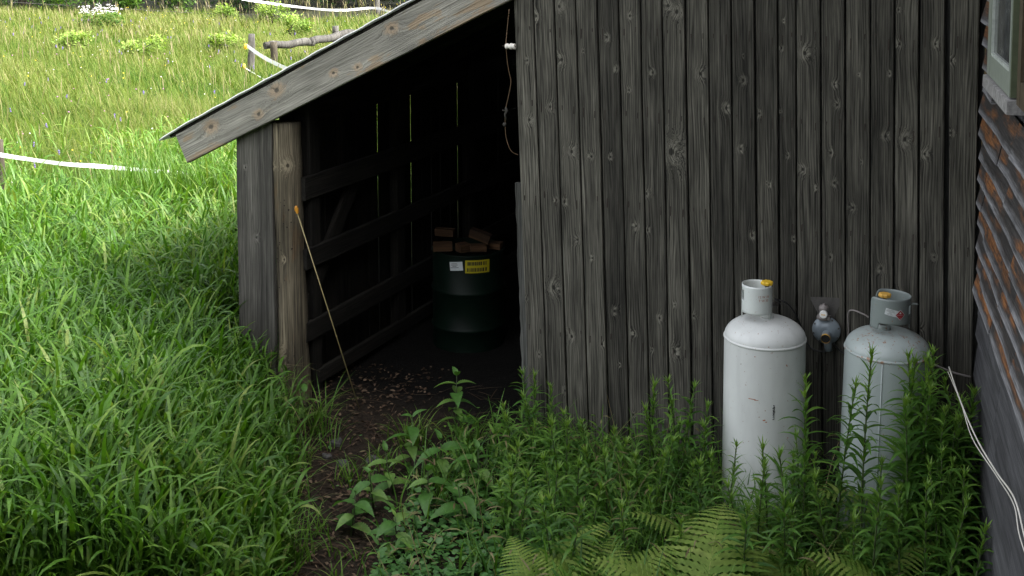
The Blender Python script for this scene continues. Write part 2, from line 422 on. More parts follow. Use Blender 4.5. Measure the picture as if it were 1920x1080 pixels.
def board_mesh(w0, w1, L, t, mat, segs=5, jit=.0025, ch=.004, cut0=0, cut1=0):
    """board of length L along z; front face at y=-t; chamfered front edges; slightly wavy sides"""
    V = []; F = []
    ph = random.random() * 9
    for i in range(segs + 1):
        f = i / segs; hw = (w0 + (w1 - w0) * f) / 2
        a = jit * sin(ph + i * 2.1) ; b = jit * sin(ph * 2 + i * 1.7); d = jit * .8 * sin(ph * 3 + i)
        zc = f * L
        def zz(x): return zc + (cut0 * (1 - f) + cut1 * f) * x
        pts = [(-hw + a, 0), (-hw + a, -t + ch + d), (-hw + a + ch, -t + d), (hw + b - ch, -t + d), (hw + b, -t + ch + d), (hw + b, 0)]
        V += [(x, y, zz(x)) for x, y in pts]
    n = 6
    for i in range(segs):
        for k in range(n):
            F.append((i*n+k, i*n+(k+1)%n, (i+1)*n+(k+1)%n, (i+1)*n+k))
    F.append(tuple(range(n))[::-1]); F.append(tuple(segs*n + k for k in range(n)))
    me = bpy.data.meshes.new('board'); me.from_pydata([Vector(v) for v in V], [], F); me.update(); me.materials.append(mat)
    return me

def board(name, p0, p1, width, t, mat, parent, face=(0, -1, 0), w1=None, segs=4, ch=.004, jit=.0025, cut0=0, cut1=0):
    """board whose back-centre line runs p0 -> p1 (parent space), front facing 'face'"""
    p0 = Vector(p0); p1 = Vector(p1); zax = (p1 - p0).normalized(); f = Vector(face)
    yax = -(f - zax * f.dot(zax)).normalized(); xax = yax.cross(zax)
    me = board_mesh(width, w1 or width, (p1 - p0).length, t, mat, segs, jit, ch, cut0, cut1); me.name = name
    Mx = Matrix((xax, yax, zax)).transposed().to_4x4(); Mx.translation = p0
    return mob(name, me, parent, Mx)

def set_knots(o, ks):
    ks = sorted(ks, key=lambda k: -k[2])[:NK]
    for i in range(NK):
        o['knot_%d' % i] = tuple(float(v) for v in ks[i]) if i < len(ks) else (5.0 + i, -50.0, .01)

barn = empty('barn', BO, BA, 'weathered dark grey barn with vertical knotty plank wall behind the gas tanks', 'barn')
EDGES = [(.030,-.0404),(.146,-.040),(.262,-.0390),(.380,-.0380),(.494,-.0362),(.608,-.0350),(.720,-.0325),(.829,-.0300),(.948,-.0295),
         (1.058,-.0265),(1.175,-.0262),(1.297,-.0285),(1.402,-.0255),(1.488,-.0246),(1.609,-.0255),(1.722,-.0245),(1.840,-.0250),(1.948,-.0238),(2.061,-.0243),(2.177,-.0245),(2.295,-.0110)]
KN = [(0.014,2.148,0.011),(0.027,1.827,0.0165),(0.146,1.905,0.0164),(0.195,2.444,0.0196),(0.21,2.162,0.0196),(0.27,1.674,0.0195),(0.065,2.389,0.0165),(0.332,2.213,0.0086),(0.381,1.656,0.0129),(0.46,2.289,0.0161),(0.515,2.126,0.0128),(0.484,1.662,0.0128),(0.585,2.403,0.0128),(0.583,2.02,0.0106),(0.71,2.116,0.0127),(0.788,2.462,0.0189),(0.834,2.431,0.023),(0.813,1.713,0.0398),(0.959,2.12,0.0187),(1.094,1.954,0.0185),(1.179,2.1,0.0154),(1.171,1.755,0.0143),(1.261,1.938,0.0122),(0.23,1.402,0.0163),(0.183,1.404,0.0109),(0.683,1.486,0.0148),(0.648,1.625,0.0106),(0.153,1.643,0.0087),(1.177,2.221,0.0082),(1.303,1.592,0.0081),(0.098,2.102,0.0066),(1.361,2.267,0.0121),(1.369,2.4,0.0081),(1.475,2.246,0.0221),(1.57,2.295,0.01),(1.621,2.101,0.0119),(1.636,2.001,0.0139),(1.567,1.982,0.01),(1.362,1.954,0.0081),(1.43,1.866,0.007),(1.611,1.766,0.0119),(1.479,1.674,0.0161),(1.63,1.619,0.0139),(1.403,1.828,0.0081),(1.402,1.735,0.0101),(1.546,1.586,0.01),(1.731,2.154,0.0079),(1.875,2.163,0.0098),(1.864,1.864,0.0156),(1.914,2.308,0.0136),(1.951,1.855,0.0214),(2.076,2.312,0.0135),(2.042,1.792,0.0155),(2.154,1.899,0.0134),(2.149,2.239,0.0134),(1.721,1.504,0.0138),(1.754,1.731,0.0069),(1.907,2.47,0.0098),(1.315,1.583,0.0101),(0.17,0.927,0.0263),(0.305,1.202,0.0142),(0.287,1.028,0.0119),(0.275,0.672,0.0166),(0.389,1.113,0.0106),(0.511,0.839,0.0164),(0.629,1.308,0.0139),(0.693,1.294,0.0116),(0.761,0.834,0.0138),(0.624,0.734,0.0116),(0.846,0.67,0.0206),(0.722,0.661,0.0104),(0.843,0.917,0.0092),(0.085,0.545,0.012),(0.161,0.738,0.0096),(1.236,1.321,0.0156),(0.237,0.365,0.0143),(0.545,0.551,0.0093),(0.622,0.294,0.0116),(0.449,0.652,0.0117),(0.011,0.846,0.0097),(0.94,0.869,0.0114),
      (1.95,1.10,.015),(1.62,1.25,.012),(1.86,1.22,.015),(2.10,1.30,.012),(2.05,.95,.012),(1.44,1.32,.011)]
GAP = .0092
nail_mb = MB()
for i in range(len(EDGES) - 1):
    (a, la), (b, lb) = EDGES[i], EDGES[i + 1]
    if i == 19: a += .014
    lean = (la + lb) / 2; c0 = (a + b) / 2
    z1 = 3.6 + .5 * (c0 + .1)
    w0 = b - a - GAP; w1 = w0 + (lb - la) * z1
    off = random.uniform(.0, .007) + (.006 if i in (7, 10, 16) else 0)
    zb = .02 + random.random() * .02
    me = board_mesh(w0, w1, z1 - zb, .022, M['plank'], 6, .0012, .003); me.name = 'plank'
    ang = math.atan(lean)
    Mx = Matrix.Translation((c0 + lean * zb, .022 - off, zb)) @ Matrix.Rotation(ang, 4, 'Y')
    o = mob('plank', me, barn, Mx)
    ks = []
    for s, z, r in KN:
        lo = a + la * z; hi = b + lb * z
        if lo <= s < hi: ks.append((s - (c0 + lean * z), z - zb, r * .85))
    ks.append((random.uniform(-.03, .03), 2.75 + random.random() * .5, .012))
    set_knots(o, ks)
    for zr in (2.33, 1.915, 1.43 - .05 * (i > 8), .70, .2):
        for sx in (-.3, .3):
            zz = zr + random.uniform(-.02, .02); sx_ = c0 + lean * zz + sx * w0
            nail_mb.lathe([(.0035, 0), (.003, .0016)], 6, Matrix.Translation((sx_, -off - .0012, zz)) @ Matrix.Rotation(R(90), 4, 'X'))
            # streak-dark slot where the nail has bled
            nail_mb.box((sx_ - random.uniform(.0012, .0026), -off - .0022, zz - random.uniform(.012, .055)), (sx_ + random.uniform(.0012, .0026), -off + .001, zz))
tag(nail_mb.build('nail', M['rust_iron'], barn), kind='stuff')
# ragged furring strip behind the first plank, visible at the doorway edge
V = []; F = []
zz_ = np.linspace(.03, 1.472, 26)
for z in zz_:
    e = -.022 - .0404 * z + .030 - .018 + random.uniform(-.004, .004)
    V += [(e, .024, z), (.05, .024, z), (.05, .05, z), (e, .05, z)]
for i in range(len(zz_) - 1):
    for k in range(4): F.append((4*i+k, 4*i+(k+1)%4, 4*i+4+(k+1)%4, 4*i+4+k))
F += [(3, 2, 1, 0), (100, 101, 102, 103)]
MB().add(V, F).build('door_jamb_strip', M['plank_plain'], barn)
# dark boarding behind the planks, side wall, rear, roof
MB().box((.06, .055, .0), (2.36, .075, 3.2)).build('inner_sheathing', M['plank_plain'], barn)
for k in range(24):
    w = .08 + k * .225
    board('side_board', (.055, w + .11, .0), (.055 - .02, w + .11, 3.5), .216, .024, M['plank_plain'], barn, face=(-1, 0, 0), segs=2)
MB().box((.09, 5.46, 0), (4.6, 5.5, 3.5)).build('rear_wall', M['plank_plain'], barn)
MB().box((4.56, .9, 0), (4.6, 5.45, 3.5)).box((2.37, .5, 0), (4.55, .54, 3.4)).build('far_wall', M['plank_plain'], barn)
MB().add([(-.35, -.28, 3.42), (2.3, -.28, 4.86), (4.95, -.28, 3.42), (4.95, -.28, 3.48), (2.3, -.28, 4.94), (-.35, -.28, 3.48),
          (-.35, 5.8, 3.42), (2.3, 5.8, 4.86), (4.95, 5.8, 3.42), (4.95, 5.8, 3.48), (2.3, 5.8, 4.94), (-.35, 5.8, 3.48)],
         [(0,1,4,5),(1,2,3,4),(6,11,10,7),(7,10,9,8),(0,5,11,6),(2,8,9,3),(5,4,10,11),(4,3,9,10),(0,6,7,1),(1,7,8,2)]).build('roof', M['tin'], barn)

# ------------------------------------------------------------------ lean-to shed on the barn's left side (same frame)
shed = empty('lean_to_shed', bw(-.8, 0), BA, 'open-fronted lean-to shed with sloping rake board and black interior', 'shed')
SX = -(-.8)
def sh(s, w, z): return (s + SX, w, z)
# rake (fascia) board, tapering: lower end cut square
fa0 = Vector((-2.257, 1.511)); fa1 = Vector((-.083, 2.590))
o = board('rake_board', sh(fa0.x, .012, fa0.y), sh(fa1.x, .012, fa1.y), .187, .042, M['fascia'], shed, w1=.226, segs=10, jit=.0015, ch=.004)
set_knots(o, [(-.035, .27, .030), (.03, .62, .022), (-.045, .80, .030), (.02, 1.20, .018), (.055, 1.36, .017), (-.05, 1.66, .024)])
# the cut end of the tin and the sheathing under it
rs = (fa1 - fa0).normalized(); rn = Vector((-rs.y, rs.x))
def roofpt(t, h, w): p = fa0 + rs * t + rn * (.0935 + .0195 * t / 2.43 + h); return sh(p.x, w, p.y)
def slab(name, t0, t1, h0, h1, w0, w1, mat):
    V = [roofpt(t0, h0, w0), roofpt(t1, h0, w0), roofpt(t1, h1, w0), roofpt(t0, h1, w0), roofpt(t0, h0, w1), roofpt(t1, h0, w1), roofpt(t1, h1, w1), roofpt(t0, h1, w1)]
    return MB().add(V, [(0,1,2,3),(4,7,6,5),(0,4,5,1),(1,5,6,2),(2,6,7,3),(3,7,4,0)]).build(name, mat, shed)
L = (fa1 - fa0).length
for k in range(13):
    t0 = -.05 + k * (L + .05) / 13
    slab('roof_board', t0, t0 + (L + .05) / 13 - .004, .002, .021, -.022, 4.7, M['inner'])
# corrugated roof sheet
V = []; nt = 60
for w in (-.050, 4.75):
    for i in range(nt + 1):
        t = -.115 + (L + .115) * i / nt; h = .0235 + .002 * sin(i * 1.3) + (-.012 * (1 - i / 4) if i < 4 else 0)
        V += [roofpt(t, h, w), roofpt(t, h + .008, w)]
F = []; b = 2 * (nt + 1)
for i in range(nt):
    F += [(2*i, 2*i+2, 2*i+3, 2*i+1), (2*i+1, 2*i+3, b+2*i+3, b+2*i+1), (2*i, b+2*i, b+2*i+2, 2*i+2), (b+2*i, b+2*i+1, b+2*i+3, b+2*i+2)]
F += [(0, 1, b+1, b), (2*nt, b+2*nt, b+2*nt+1, 2*nt+1)]
MB().add(V, F, True).build('roof_sheet', M['tin'], shed)
# rafters
for w in (.07, .95, 1.85, 2.75, 3.65, 4.6):
    q0 = fa0 + rs * .32 + rn * .005; q1 = fa1 + rn * .02
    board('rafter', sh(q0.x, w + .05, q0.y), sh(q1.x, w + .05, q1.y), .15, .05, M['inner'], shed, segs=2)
# corner board and the round post
o = board('corner_board', sh(-1.770, .052, .0), sh(-1.764, .052, 1.70), .262, .03, M['corner_board'], shed, w1=.254, segs=6)
set_knots(o, [(.01, 1.0, .014), (-.06, 1.42, .01)])
V = []; F = []; nr, nn = 26, 16
for i in range(nr + 1):
    z = -.05 + i * (1.70 + .05) / nr
    r = .090 + .004 * sin(z * 5.2) + .003 * sin(z * 11 + 1) + .045 * max(0, (.34 - z)) + (.010 * math.exp(-((z - 1.45) / .09) ** 2))
    cx = -1.574 + .008 * sin(z * 3.1) - .01 * z
    for k in range(nn):
        a = 2 * pi * k / nn
        rr = r * (1 + .03 * sin(3 * a + z * 2) + .02 * sin(5 * a - z * 7))
        V.append((cx + rr * cos(a) + SX, .115 + rr * .95 * sin(a), z))
for i in range(nr):
    for k in range(nn): F.append((i*nn+k, i*nn+(k+1)%nn, (i+1)*nn+(k+1)%nn, (i+1)*nn+k))
F.append(tuple(nr*nn + k for k in range(nn)))
pm = bpy.data.meshes.new('round_post'); pm.from_pydata([(x - (-1.574 + SX), y, z) for x, y, z in V], [], F); pm.polygons.foreach_set('use_smooth', [True]*len(F)); pm.materials.append(M['post'])
o = mob('round_post', pm, shed, Matrix.Translation((-1.574 + SX, 0, 0)))
set_knots(o, [(.035, 1.45, .02), (-.06, 1.44, .013), (.0, .88, .012), (-.03, .25, .03)])
# worm holes in the post
hm = MB()
for q in range(26):
    a = R(random.uniform(-140, -40)); z = random.choice([random.gauss(1.05, .12), random.gauss(.95, .2), random.gauss(1.3, .08)])
    r = .0895; c = Vector((-1.574 + SX - .01 * z + r * cos(a), .115 + r * .95 * sin(a), z)); nrm = Vector((cos(a), sin(a), 0))
    hm.lathe([(random.uniform(.003, .006), 0), (.002, .003)], 7, Matrix.Translation(c - nrm * .001) @ nrm.to_track_quat('Z', 'Y').to_matrix().to_4x4())
tag(hm.build('worm_hole', M['rust_iron'], shed), kind='stuff')
# side wall seen from inside: girts (boards facing inward), brace, uprights, outer vertical boards with light gaps
GX = -1.47
for name, z0, z1, w0, w1 in [('girt', 1.228, 1.368, .12, 4.5), ('girt', .805, .925, .12, 4.5), ('girt', .357, .476, .12, 4.5), ('girt', .06, .147, .25, 4.5)]:
    dz = .012 * random.uniform(-1, 1)
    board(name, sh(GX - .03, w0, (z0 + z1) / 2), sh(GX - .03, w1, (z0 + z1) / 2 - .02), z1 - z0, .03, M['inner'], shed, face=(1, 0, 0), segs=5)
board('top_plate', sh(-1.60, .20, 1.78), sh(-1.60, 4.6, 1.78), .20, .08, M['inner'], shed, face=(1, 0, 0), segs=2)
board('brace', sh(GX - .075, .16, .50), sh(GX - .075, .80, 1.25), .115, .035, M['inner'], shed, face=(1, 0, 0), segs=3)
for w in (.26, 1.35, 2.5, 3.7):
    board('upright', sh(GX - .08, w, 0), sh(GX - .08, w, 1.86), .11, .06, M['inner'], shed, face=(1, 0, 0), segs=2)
w = .10
while w < 4.6:
    bwid = random.uniform(.13, .17)
    zb = random.uniform(.20, .34) if w > .9 else random.uniform(.06, .2)
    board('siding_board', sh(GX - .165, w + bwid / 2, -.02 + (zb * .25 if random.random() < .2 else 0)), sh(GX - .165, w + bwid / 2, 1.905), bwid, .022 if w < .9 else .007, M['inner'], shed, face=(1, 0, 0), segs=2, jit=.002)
    w += bwid + (random.choice([.0012, .002, .0025, .004]) if w < .9 else random.choice([.003, .009, .004, .0115]))
for k in range(13):
    s = -1.66 + k * .155
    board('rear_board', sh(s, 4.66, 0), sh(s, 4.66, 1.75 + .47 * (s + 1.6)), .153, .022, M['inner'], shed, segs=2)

# thin rod leaning by the round post with its orange clip
rod = empty('leaning_rod', bw(-1.12, .10), 0, 'thin pale rod leaning against the round post beside the shed opening', 'rod')
pa = bw(-1.455, -.005, 1.205); pb = Vector((-.91, 7.07, .01)); base = Vector(rod.location)
MB().tube([pa - base, pa.lerp(pb, .5) - base + Vector((.006, 0, -.016)), pb - base], .0034, 8).build('shaft', M['rod'], rod)
clip = empty('orange_clip', pa, BA, 'small orange clip on the round post above the leaning rod', 'clip')
cm = MB(); cm.lathe([(.006, -.02), (.014, -.012), (.016, .01), (.010, .025), (.006, .028)], 10); cm.box((.004, -.012, -.03), (.024, .006, .012)); cm.tube([(-.03, .03, .012), (0, 0, .012)], .006, 6)
cm.build('clip_body', M['orange'], clip); clip.scale = (.62, .62, .75)
MB().tube([(0, 0, -.02), (.003, 0, -.045), (-.003, .002, -.06)], .0035, 6).build('hook', M['iron'], clip)

# ------------------------------------------------------------------ house on the right
HA = R(15.5); HO = bw(2.292, 0)
ex = Vector((-sin(HA), -cos(HA), 0)); ey = Vector((cos(HA), -sin(HA), 0))   # x toward the camera along the wall, y into the house
Hm = Matrix((ex, ey, Vector((0, 0, 1)))).transposed().to_4x4(); Hm.translation = HO
house = empty('house', HO, math.atan2(ex.y, ex.x), 'house wall of worn clapboards, orange-brown above and dark grey below, at right edge', 'house')
# (its local y points into the house)
def clap(x0, x1, zb, thick, mat, tilt=0.0, expo=.103):
    hgt = expo + .03; V = []; F = []; n = 5
    for i in range(n + 1):
        f = i / n; x = x0 + (x1 - x0) * f; wob = .003 * sin(x * 7 + zb * 31); zt = tilt * (x - x0) + random.uniform(-.0015, .0015)
        V += [(0 + wob * 0, -.004, zb + hgt + zt), (0, -.004 - thick - wob, zb + zt + .003), (0, -.004 - thick - wob + .004, zb + zt), (0, 0.004, zb + zt)]
        for k in range(4): V[-4 + k] = (x - x0, V[-4 + k][1], V[-4 + k][2])
    for i in range(n):
        for k in range(4): F.append((4*i+k, 4*i+4+k, 4*i+4+(k+1)%4, 4*i+(k+1)%4))
    F += [(0, 1, 2, 3), (4*n+3, 4*n+2, 4*n+1, 4*n)]
    # local frame: length along local z so the wood grain follows the board
    Vl = [(p[2] - zb - hgt / 2, p[1], p[0]) for p in V]
    me = bpy.data.meshes.new('clapboard'); me.from_pydata(Vl, [], F); me.update(); me.materials.append(mat)
    Mx = Matrix(((0, 0, 1, x0), (0, 1, 0, 0), (1, 0, 0, zb + hgt / 2), (0, 0, 0, 1)))
    return mob('clapboard', me, house, Mx)
WIN = (.10, 1.75, 2.20, 3.45)
row = 0; zb = .08
while zb < 3.5:
    dark = zb < 1.13
    th = .011 if dark else .026
    mat = M['clap_dark'] if dark else M['clap']
    xs0 = .15 + random.uniform(-.02, .05)
    if zb > 2.10 and zb < 3.4:
        spans = [(xs0, .60), (2.62, 4.2)]
    else:
        j = random.uniform(.35, 1.3); j2 = j + random.uniform(1.0, 1.4)
        spans = [(xs0, j - .002), (j + .002, j2), (j2 + .003, 4.2)]
    for x0, x1 in spans: clap(x0, x1, zb, th + (random.uniform(-.004, .006) if not dark else 0), mat, random.uniform(-.004, .004) if not dark else 0)
    zb += .1022; row += 1
MB().box((.0, .012, 0), (9.5, .16, 5.4)).build('wall', M['clap_dark'], house)
MB().box((.75, .17, 0), (9.4, 7.0, 5.3)).build('house_mass', M['clap_dark'], house)
MB().add([(-.2, -.45, 5.2), (-.2, 3.6, 8.0), (-.2, 7.6, 5.2), (9.9, -.45, 5.2), (9.9, 3.6, 8.0), (9.9, 7.6, 5.2), (-.2, 3.6, 5.3), (9.9, 3.6, 5.3)],
         [(0, 3, 4, 1), (1, 4, 5, 2), (0, 1, 6), (1, 2, 6), (3, 7, 4), (4, 7, 5), (0, 6, 7, 3), (6, 2, 5, 7)]).build('roof', M['roof_dark'], house)
# unseen wing added behind the camera to block low sky and deepen the shade
Hi = Hm.inverted()
def wbox(a, b, name, mat):
    m = MB().box(a, b); m.v = [tuple(Hi @ Vector(p)) for p in m.v]; return m.build(name, mat, house)
wbox((-4.2, -8, 0), (.55, -2.4, 4.4), 'sky_blocker_wall', M['clap_dark'])
wm_ = MB().add([(-4.6, -8.4, 4.3), (.6, -8.4, 4.3), (.6, -2.0, 4.3), (-4.6, -2.0, 4.3), (-4.6, -5, 6.4), (.6, -5, 6.4)], [(0, 3, 2, 1), (0, 1, 5, 4), (3, 4, 5, 2), (0, 4, 3), (1, 2, 5)])
wm_.v = [tuple(Hi @ Vector(p)) for p in wm_.v]; wm_.build('sky_blocker_roof', M['roof_dark'], house)
board('corner_trim', (.085, .010, 1.55), (.085, .010, 4.2), .15, .012, M['tan_trim'], house, face=(0, -1, 0), segs=4)
# storm window standing proud of the wall, with sill
win = MB()
x0, x1, z0, z1 = .60, 1.365, 2.252, 3.4; fy0, fy1 = -.05, -.022
win.box((x0, fy0, z0), (x0 + .095, fy1, z1)); win.box((x1 - .040, fy0, z0), (x1, fy1, z1))
win.box((x0 + .09, fy0 + .001, z0), (x1 - .040, fy1, z0 + .085)); win.box((x0 + .09, fy0 + .001, z1 - .07), (x1 - .040, fy1, z1))
wo = win.build('window', M['sash'], house)
MB().box((x0 + .092, fy0 + .014, z0 + .087), (x1 - .042, fy0 + .018, z1 - .072)).build('pane', M['glass'], wo)
bead = MB()
bead.box((x0 + .09, fy0 + .004, z0 + .085), (x0 + .103, fy0 + .014, z1 - .07)); bead.box((x1 - .053, fy0 + .004, z0 + .085), (x1 - .040, fy0 + .014, z1 - .07)); bead.box((x0 + .103, fy0 + .004, z0 + .085), (x1 - .053, fy0 + .014, z0 + .097))
bead.build('glazing_bead', M['bead'], wo)
MB().box((x1 - .055, fy1 + .001, z0 + .002), (x1 - .002, -.004, z1)).box((x1 + .0005, fy0 + .002, z0 + .002), (x1 + .02, -.004, z1)).build('sash_shade_strip', M['sash_side'], wo)  # near strip coloured dark to stand for shade on the sash side
hk = MB(); hk.tube([(x1 + .03, fy1 + .01, z0 + .13), (x1 - .0, fy1 + .01, z0 + .13)], .004, 6); hk.lathe([(.002, 0), (.011, .002), (.011, .006), (.002, .008)], 10, Matrix.Translation((x1 + .03, fy1 + .01, z0 + .13)) @ Matrix.Rotation(R(90), 4, 'Y'))
hk.build('hook', M['iron'], wo)
sl = MB(); sl.add([(.565, -.062, 2.195), (1.40, -.062, 2.195), (1.40, -.003, 2.195), (.565, -.003, 2.195), (.565, -.060, 2.243), (1.40, -.060, 2.243), (1.40, -.003, 2.250), (.565, -.003, 2.250)],
                  [(0,3,2,1),(4,5,6,7),(0,1,5,4),(1,2,6,5),(2,3,7,6),(3,0,4,7)])
sl.build('sill', M['sill'], wo)
# second sash, next to the first on the near side
w2 = MB(); a0 = 1.56
w2.box((a0, -.05, 2.255), (a0 + .08, -.02, 3.4)); w2.box((a0 + .9, -.05, 2.255), (a0 + .98, -.02, 3.4)); w2.box((a0 + .08, -.049, 2.255), (a0 + .9, -.02, 2.34)); w2.box((a0 + .08, -.049, 3.33), (a0 + .9, -.02, 3.4))
w2o = w2.build('window', M['dark_frame'], house)
MB().box((a0 + .081, -.04, 2.342), (a0 + .899, -.036, 3.328)).build('pane', M['glass'], w2o)

# ------------------------------------------------------------------ gas tanks
def text_mesh(body, size):
    cu = bpy.data.curves.new('t', 'FONT'); cu.body = body; cu.size = size; cu.align_x = 'CENTER'; cu.align_y = 'CENTER'; cu.resolution_u = 2
    ob = bpy.data.objects.new('t', cu); COL.objects.link(ob)
    dg = bpy.context.evaluated_depsgraph_get(); dg.update()
    me = bpy.data.meshes.new_from_object(ob.evaluated_get(dg))
    V = [tuple(v.co) for v in me.vertices]; Fc = [tuple(p.vertices) for p in me.polygons]
    bpy.data.objects.remove(ob); bpy.data.curves.remove(cu); bpy.data.meshes.remove(me)
    return V, Fc
def bend(V, Rr, phi, zc, rot=0.0, axis=(0, 0)):
    out = []
    for x, y, _ in V:
        xx = x * cos(rot) - y * sin(rot); yy = x * sin(rot) + y * cos(rot)
        a = phi + xx / Rr; out.append((axis[0] + Rr * cos(a), axis[1] + Rr * sin(a), zc + yy))
    return out
def quadpatch(w, h, n=8, poly=None):
    V = []; F = []
    for i in range(n + 1):
        x = -w/2 + w*i/n; V += [(x, -h/2, 0), (x, h/2, 0)]
    for i in range(n): F.append((2*i, 2*i+2, 2*i+3, 2*i+1))
    return V, F
def diamond(h, n=8):
    V = []; F = []
    for i in range(n + 1):
        x = -h + 2*h*i/n; e = max(.00005, h - abs(x)); V += [(x, -e, 0), (x, e, 0)]
    for i in range(n): F.append((2*i, 2*i+2, 2*i+3, 2*i+1))
    return V, F

def collar_mesh(r, z0, z1, a0, a1, hole, feet, corner=.03, notch=None, na=72, nz=14):
    """open sheet-metal guard: angles a0..a1 (deg); rounded top corners; hole=(a,b,zlo,zhi); feet=list of (a,b) reaching down to z0-foot"""
    V = []; F = []; foot = .03
    A = np.linspace(a0, a1, na + 1)
    for a in A:
        d = min(a - a0, a1 - a) * pi / 180 * r
        top = z1 - (corner - math.sqrt(max(0, corner**2 - (corner - d)**2)) if d < corner else 0)
        infoot = any(f0 <= a <= f1 for f0, f1 in feet)
        bot = z0 - foot if infoot else z0 + .002 * 0
        for k in range(nz + 1):
            z = bot + (top - bot) * k / nz
            V.append((r * cos(R(a)), r * sin(R(a)), z))
    for i in range(na):
        am = (A[i] + A[i+1]) / 2
        for k in range(nz):
            zc = (V[i*(nz+1)+k][2] + V[i*(nz+1)+k+1][2] + V[(i+1)*(nz+1)+k][2] + V[(i+1)*(nz+1)+k+1][2]) / 4
            if hole and hole[0] < am < hole[1] and hole[2] < zc < hole[3]: continue
            F.append((i*(nz+1)+k, (i+1)*(nz+1)+k, (i+1)*(nz+1)+k+1, i*(nz+1)+k+1))
    return V, F

def tank(name, loc, r, seam, label, mat, cmat, cr, cz, crange, hole, feet, tilt, knob, knobmat, cax):
    t = empty(name, loc, 0, label, 'gas tank', 'propane tanks against the plank wall'); t.rotation_euler = tilt
    prof = [(r - .012, .06), (r - .002, .075), (r, .095), (r, seam - .006)]
    MB().lathe(prof, 64, cap=False).build('body', mat, t)
    wv_ = [(r, seam - .0065), (r + .0035, seam - .004), (r + .0042, seam), (r + .003, seam + .004), (r - .001, seam + .0065)]
    MB().lathe(wv_, 64, cap=False).build('weld_ring', mat, t)
    dome = []
    for k in range(15):
        a = pi / 2 * k / 14; dome.append((max(0.0, (r - .001) * cos(a) ** .78), seam + .006 + .090 * sin(a) ** 1.05))
    dome[-1] = (0.0005, dome[-1][1])
    MB().lathe(dome, 64, cap=False).build('dome', mat, t)
    MB().lathe([(r * .80, 0), (r * .80, .075), (r * .78, .075), (r * .78, 0), (r * .80, 0)], 48, cap=False).build('foot_ring', mat, t)
    V, F = collar_mesh(cr, cz[0], cz[1], crange[0], crange[1], hole, feet)
    V = [(x + cax[0], y + cax[1], z) for x, y, z in V]
    c = MB().add(V, F, True).build('collar', cmat, t, solid=.0035)
    # valve: body, stem, knob
    kx, ky, kz = knob; zt = seam + .10
    v = MB(); v.lathe([(.022, zt), (.022, zt + .03), (.015, zt + .035), (.014, kz - .03), (.009, kz - .028), (.009, kz)], 14, Matrix.Translation((kx, ky, 0)))
    v.tube([(kx, ky, zt + .055), (kx + .05 * (1 if knobmat is M['yellow'] else -1), ky + .012, zt + .055)], .012, 10)
    vo = v.build('valve', M['iron'], t)
    kb = MB(); n = 36; ring = []
    for zz, rr in ((0, .020), (.004, .027), (.014, .028), (.019, .024)):
        ring.append([(kx + (rr + .0022 * cos(8 * 2*pi*k/n)) * cos(2*pi*k/n), ky + (rr + .0022 * cos(8 * 2*pi*k/n)) * sin(2*pi*k/n), kz - .004 + zz) for k in range(n)])
    Vk = sum(ring, []); Fk = [(i*n+k, i*n+(k+1)%n, (i+1)*n+(k+1)%n, (i+1)*n+k) for i in range(3) for k in range(n)] + [tuple(3*n + k for k in range(n)), tuple(range(n))[::-1]]
    kb.add(Vk, Fk).build('knob', knobmat, vo)
    bs = MB().lathe([(.034, zt - .008), (.034, zt + .012), (.028, zt + .016)], 24, Matrix.Translation((kx, ky, 0))).build('valve_boss', mat, t)
    return t

# left tank: guard opens to the right; right tank: guard opens to the left
TA = tank('propane_tank', (1.214, 5.74, 0), .1925, .897, 'taller clean white gas tank with yellow valve knob, nearer the shed doorway', M['tank_a'], M['collar_a'], .070, (1.030, 1.163),
          (22, 346), (172, 196, 1.085, 1.135), [(160, 180), (318, 346), (22, 44)], (0, 0, R(0)), (.006, .004, 1.153), M['yellow'], (-.045, -.02))
TB = tank('propane_tank', (1.722, 5.54, 0), .1915, .905, 'weed-covered gas tank with grey collar and red diamond label beside house corner', M['tank_b'], M['collar_b'], .0915, (1.052, 1.168),
          (-172, 116), (-46, -12, 1.092, 1.137), [(-172, -140), (-24, -8), (70, 90)], (0, R(1.2), 0), (-.020, .012, 1.152), M['ochre'], (-.002, -.01))
for vch in TB.children:
    pass
# raised vertical weld on the right tank body
a = R(-113); rr = .1925
MB().tube([(rr * cos(a), rr * sin(a), .10), (rr * cos(a), rr * sin(a), .895)], .0028, 6).build('seam_weld', M['tank_b'], TB)
# lifting tab on the right tank's guard
MB().box((.058, -.062, 1.1375), (.112, -.040, 1.1405)).build('handle_lip', M['collar_b'], TB)
# stamped rusty lettering on the left guard
lt = MB()
for body, zc in (('12 W 18', 1.118), ('T W 30', 1.100)):
    V, Fc = text_mesh(body, .0155); lt.add(bend(V, .0728, R(-76), zc, 0, (-.045, -.02)), Fc)
lt.build('stamped_lettering', M['rust_print'], TA)
# worn vertical print and scuffs on the left tank body
sc_ = MB()
for q in range(46):
    ph = R(-88) + random.gauss(0, .012) ; zc = .60 + random.uniform(-.035, .035)
    V, Fc = quadpatch(random.uniform(.002, .006), random.uniform(.0015, .004), 1)
    sc_.add(bend(V, .1934 + q * 1e-5, ph, zc, random.uniform(-.5, .5)), Fc)
sc_.build('worn_print', M['ink'], TA)
sc2 = MB()
for q, (ph, zc, w, h) in enumerate([(-118, .655, .035, .003), (-112, .652, .02, .0025), (-101, .56, .012, .005), (-98, .552, .008, .004), (-70, .82, .004, .012), (-115, .86, .004, .005), (-72, .57, .004, .008), (-66, .47, .006, .004)]):
    V, Fc = quadpatch(w, h, 4); sc2.add(bend(V, .1936, R(ph), zc, .1 * q), Fc)
sc2.build('rust_scuff', M['rust_print'], TA)
